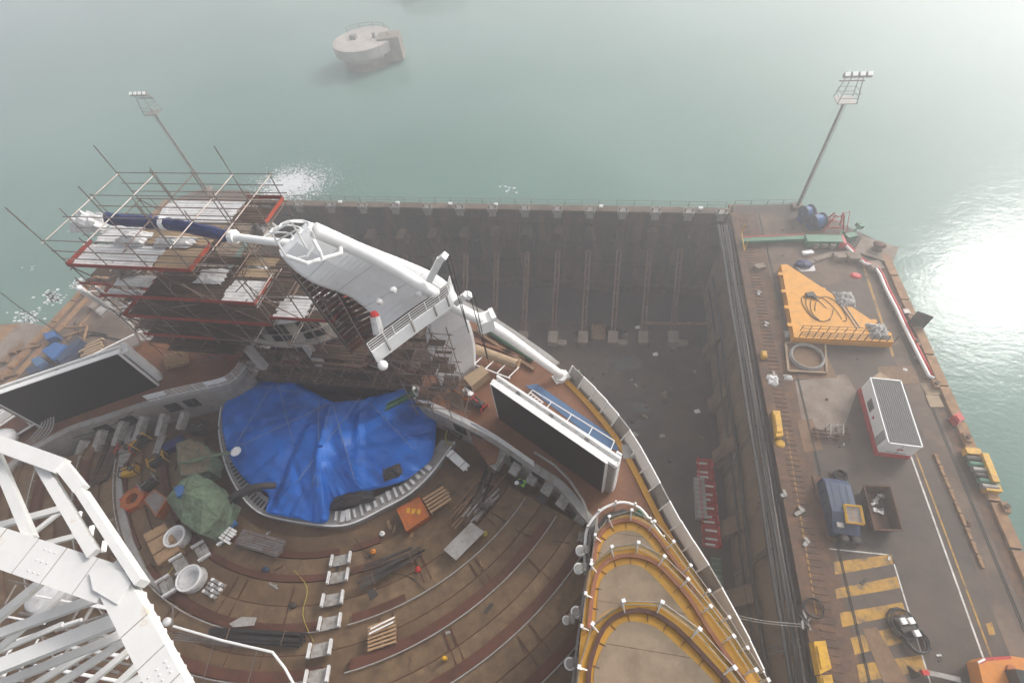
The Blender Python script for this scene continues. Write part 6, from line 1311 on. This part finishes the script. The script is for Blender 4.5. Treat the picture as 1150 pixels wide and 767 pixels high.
# green canister by the ring
t = thing('green_drum', 'green drum inside the white ring railing', 'drum', at(717,581,12.6)); mb = MB(); mb.lathe(at(717,581,12.6), [(.3,0),(.35,.4),(.3,.8),(.1,.85)], 12); mb.build('drum', m_hiviz if False else m_greenp, t, True); mb = MB(); mb.tube([at(717,581,13.4)+V((math.cos(k*.6)*.3,math.sin(k*.6)*.3,.05)) for k in range(10)], .05, 5, closed=True); mb.build('hoop', m_greenp, t)
# ================================================================== HAZE, LIGHT, CAMERA
HAZE = 0.0039
mb = MB(); x0, x1, y0, y1, z0, z1 = -570, 570, -570, 570, -19.6, 46.5
mb.add([(x0,y0,z0),(x1,y0,z0),(x1,y1,z0),(x0,y1,z0),(x0,y0,z1),(x1,y0,z1),(x1,y1,z1),(x0,y1,z1)], [(0,3,2,1),(4,5,6,7),(0,1,5,4),(1,2,6,5),(2,3,7,6),(3,0,4,7)])
hm = bpy.data.materials.new('sea_fog'); hm.use_nodes = True; nt = hm.node_tree; nt.nodes.clear(); o_ = nt.nodes.new('ShaderNodeOutputMaterial'); pv = nt.nodes.new('ShaderNodeVolumePrincipled')
pv.inputs['Color'].default_value = (.99,.98,1,1); pv.inputs['Density'].default_value = HAZE; pv.inputs['Anisotropy'].default_value = .6
nt.links.new(pv.outputs[0], o_.inputs['Volume'])
hz = mb.build('haze', hm, kind='stuff')
SUN_EL, SUN_AZ = 35.4, 44.5
w = bpy.data.worlds.new('World'); sc.world = w; w.use_nodes = True; nt = w.node_tree; bg = nt.nodes['Background']
sky = nt.nodes.new('ShaderNodeTexSky'); sky.sky_type = 'NISHITA'; sky.sun_disc = False; sky.sun_elevation = math.radians(SUN_EL); sky.sun_rotation = math.radians(SUN_AZ)
sky.dust_density = 5; sky.air_density = 1.0; sky.ozone_density = 1
hs = nt.nodes.new('ShaderNodeHueSaturation'); hs.inputs['Saturation'].default_value = .3
nt.links.new(sky.outputs[0], hs.inputs['Color']); nt.links.new(hs.outputs[0], bg.inputs['Color']); bg.inputs['Strength'].default_value = .14
sl = bpy.data.lights.new('sun', 'SUN'); sl.energy = 1.15; sl.angle = math.radians(10); sl.color = (1,.97,.92)
so = bpy.data.objects.new('sun', sl); COL.objects.link(so)
dirv = V((math.sin(math.radians(SUN_AZ))*math.cos(math.radians(SUN_EL)), math.cos(math.radians(SUN_AZ))*math.cos(math.radians(SUN_EL)), math.sin(math.radians(SUN_EL))))
so.rotation_euler = dirv.to_track_quat('Z', 'Y').to_euler()
cam = bpy.data.cameras.new('camera'); co = bpy.data.objects.new('camera', cam); COL.objects.link(co)
cam.sensor_width = 36; cam.lens = FPX/1150*36; cam.clip_end = 3000; cam.clip_start = .1
M = Matrix(((AX_[0],-AX_[1],-AX_[2],0),(AY_[0],-AY_[1],-AY_[2],0),(AZ_[0],-AZ_[1],-AZ_[2],H),(0,0,0,1)))
co.matrix_world = M; sc.camera = co
sc.view_settings.view_transform = 'Standard'; sc.view_settings.look = 'None'; sc.view_settings.exposure = 0.66; sc.view_settings.gamma = 1
sc.render.engine = 'CYCLES'; sc.cycles.volume_bounces = 2; sc.cycles.max_bounces = 8; sc.cycles.transparent_max_bounces = 24
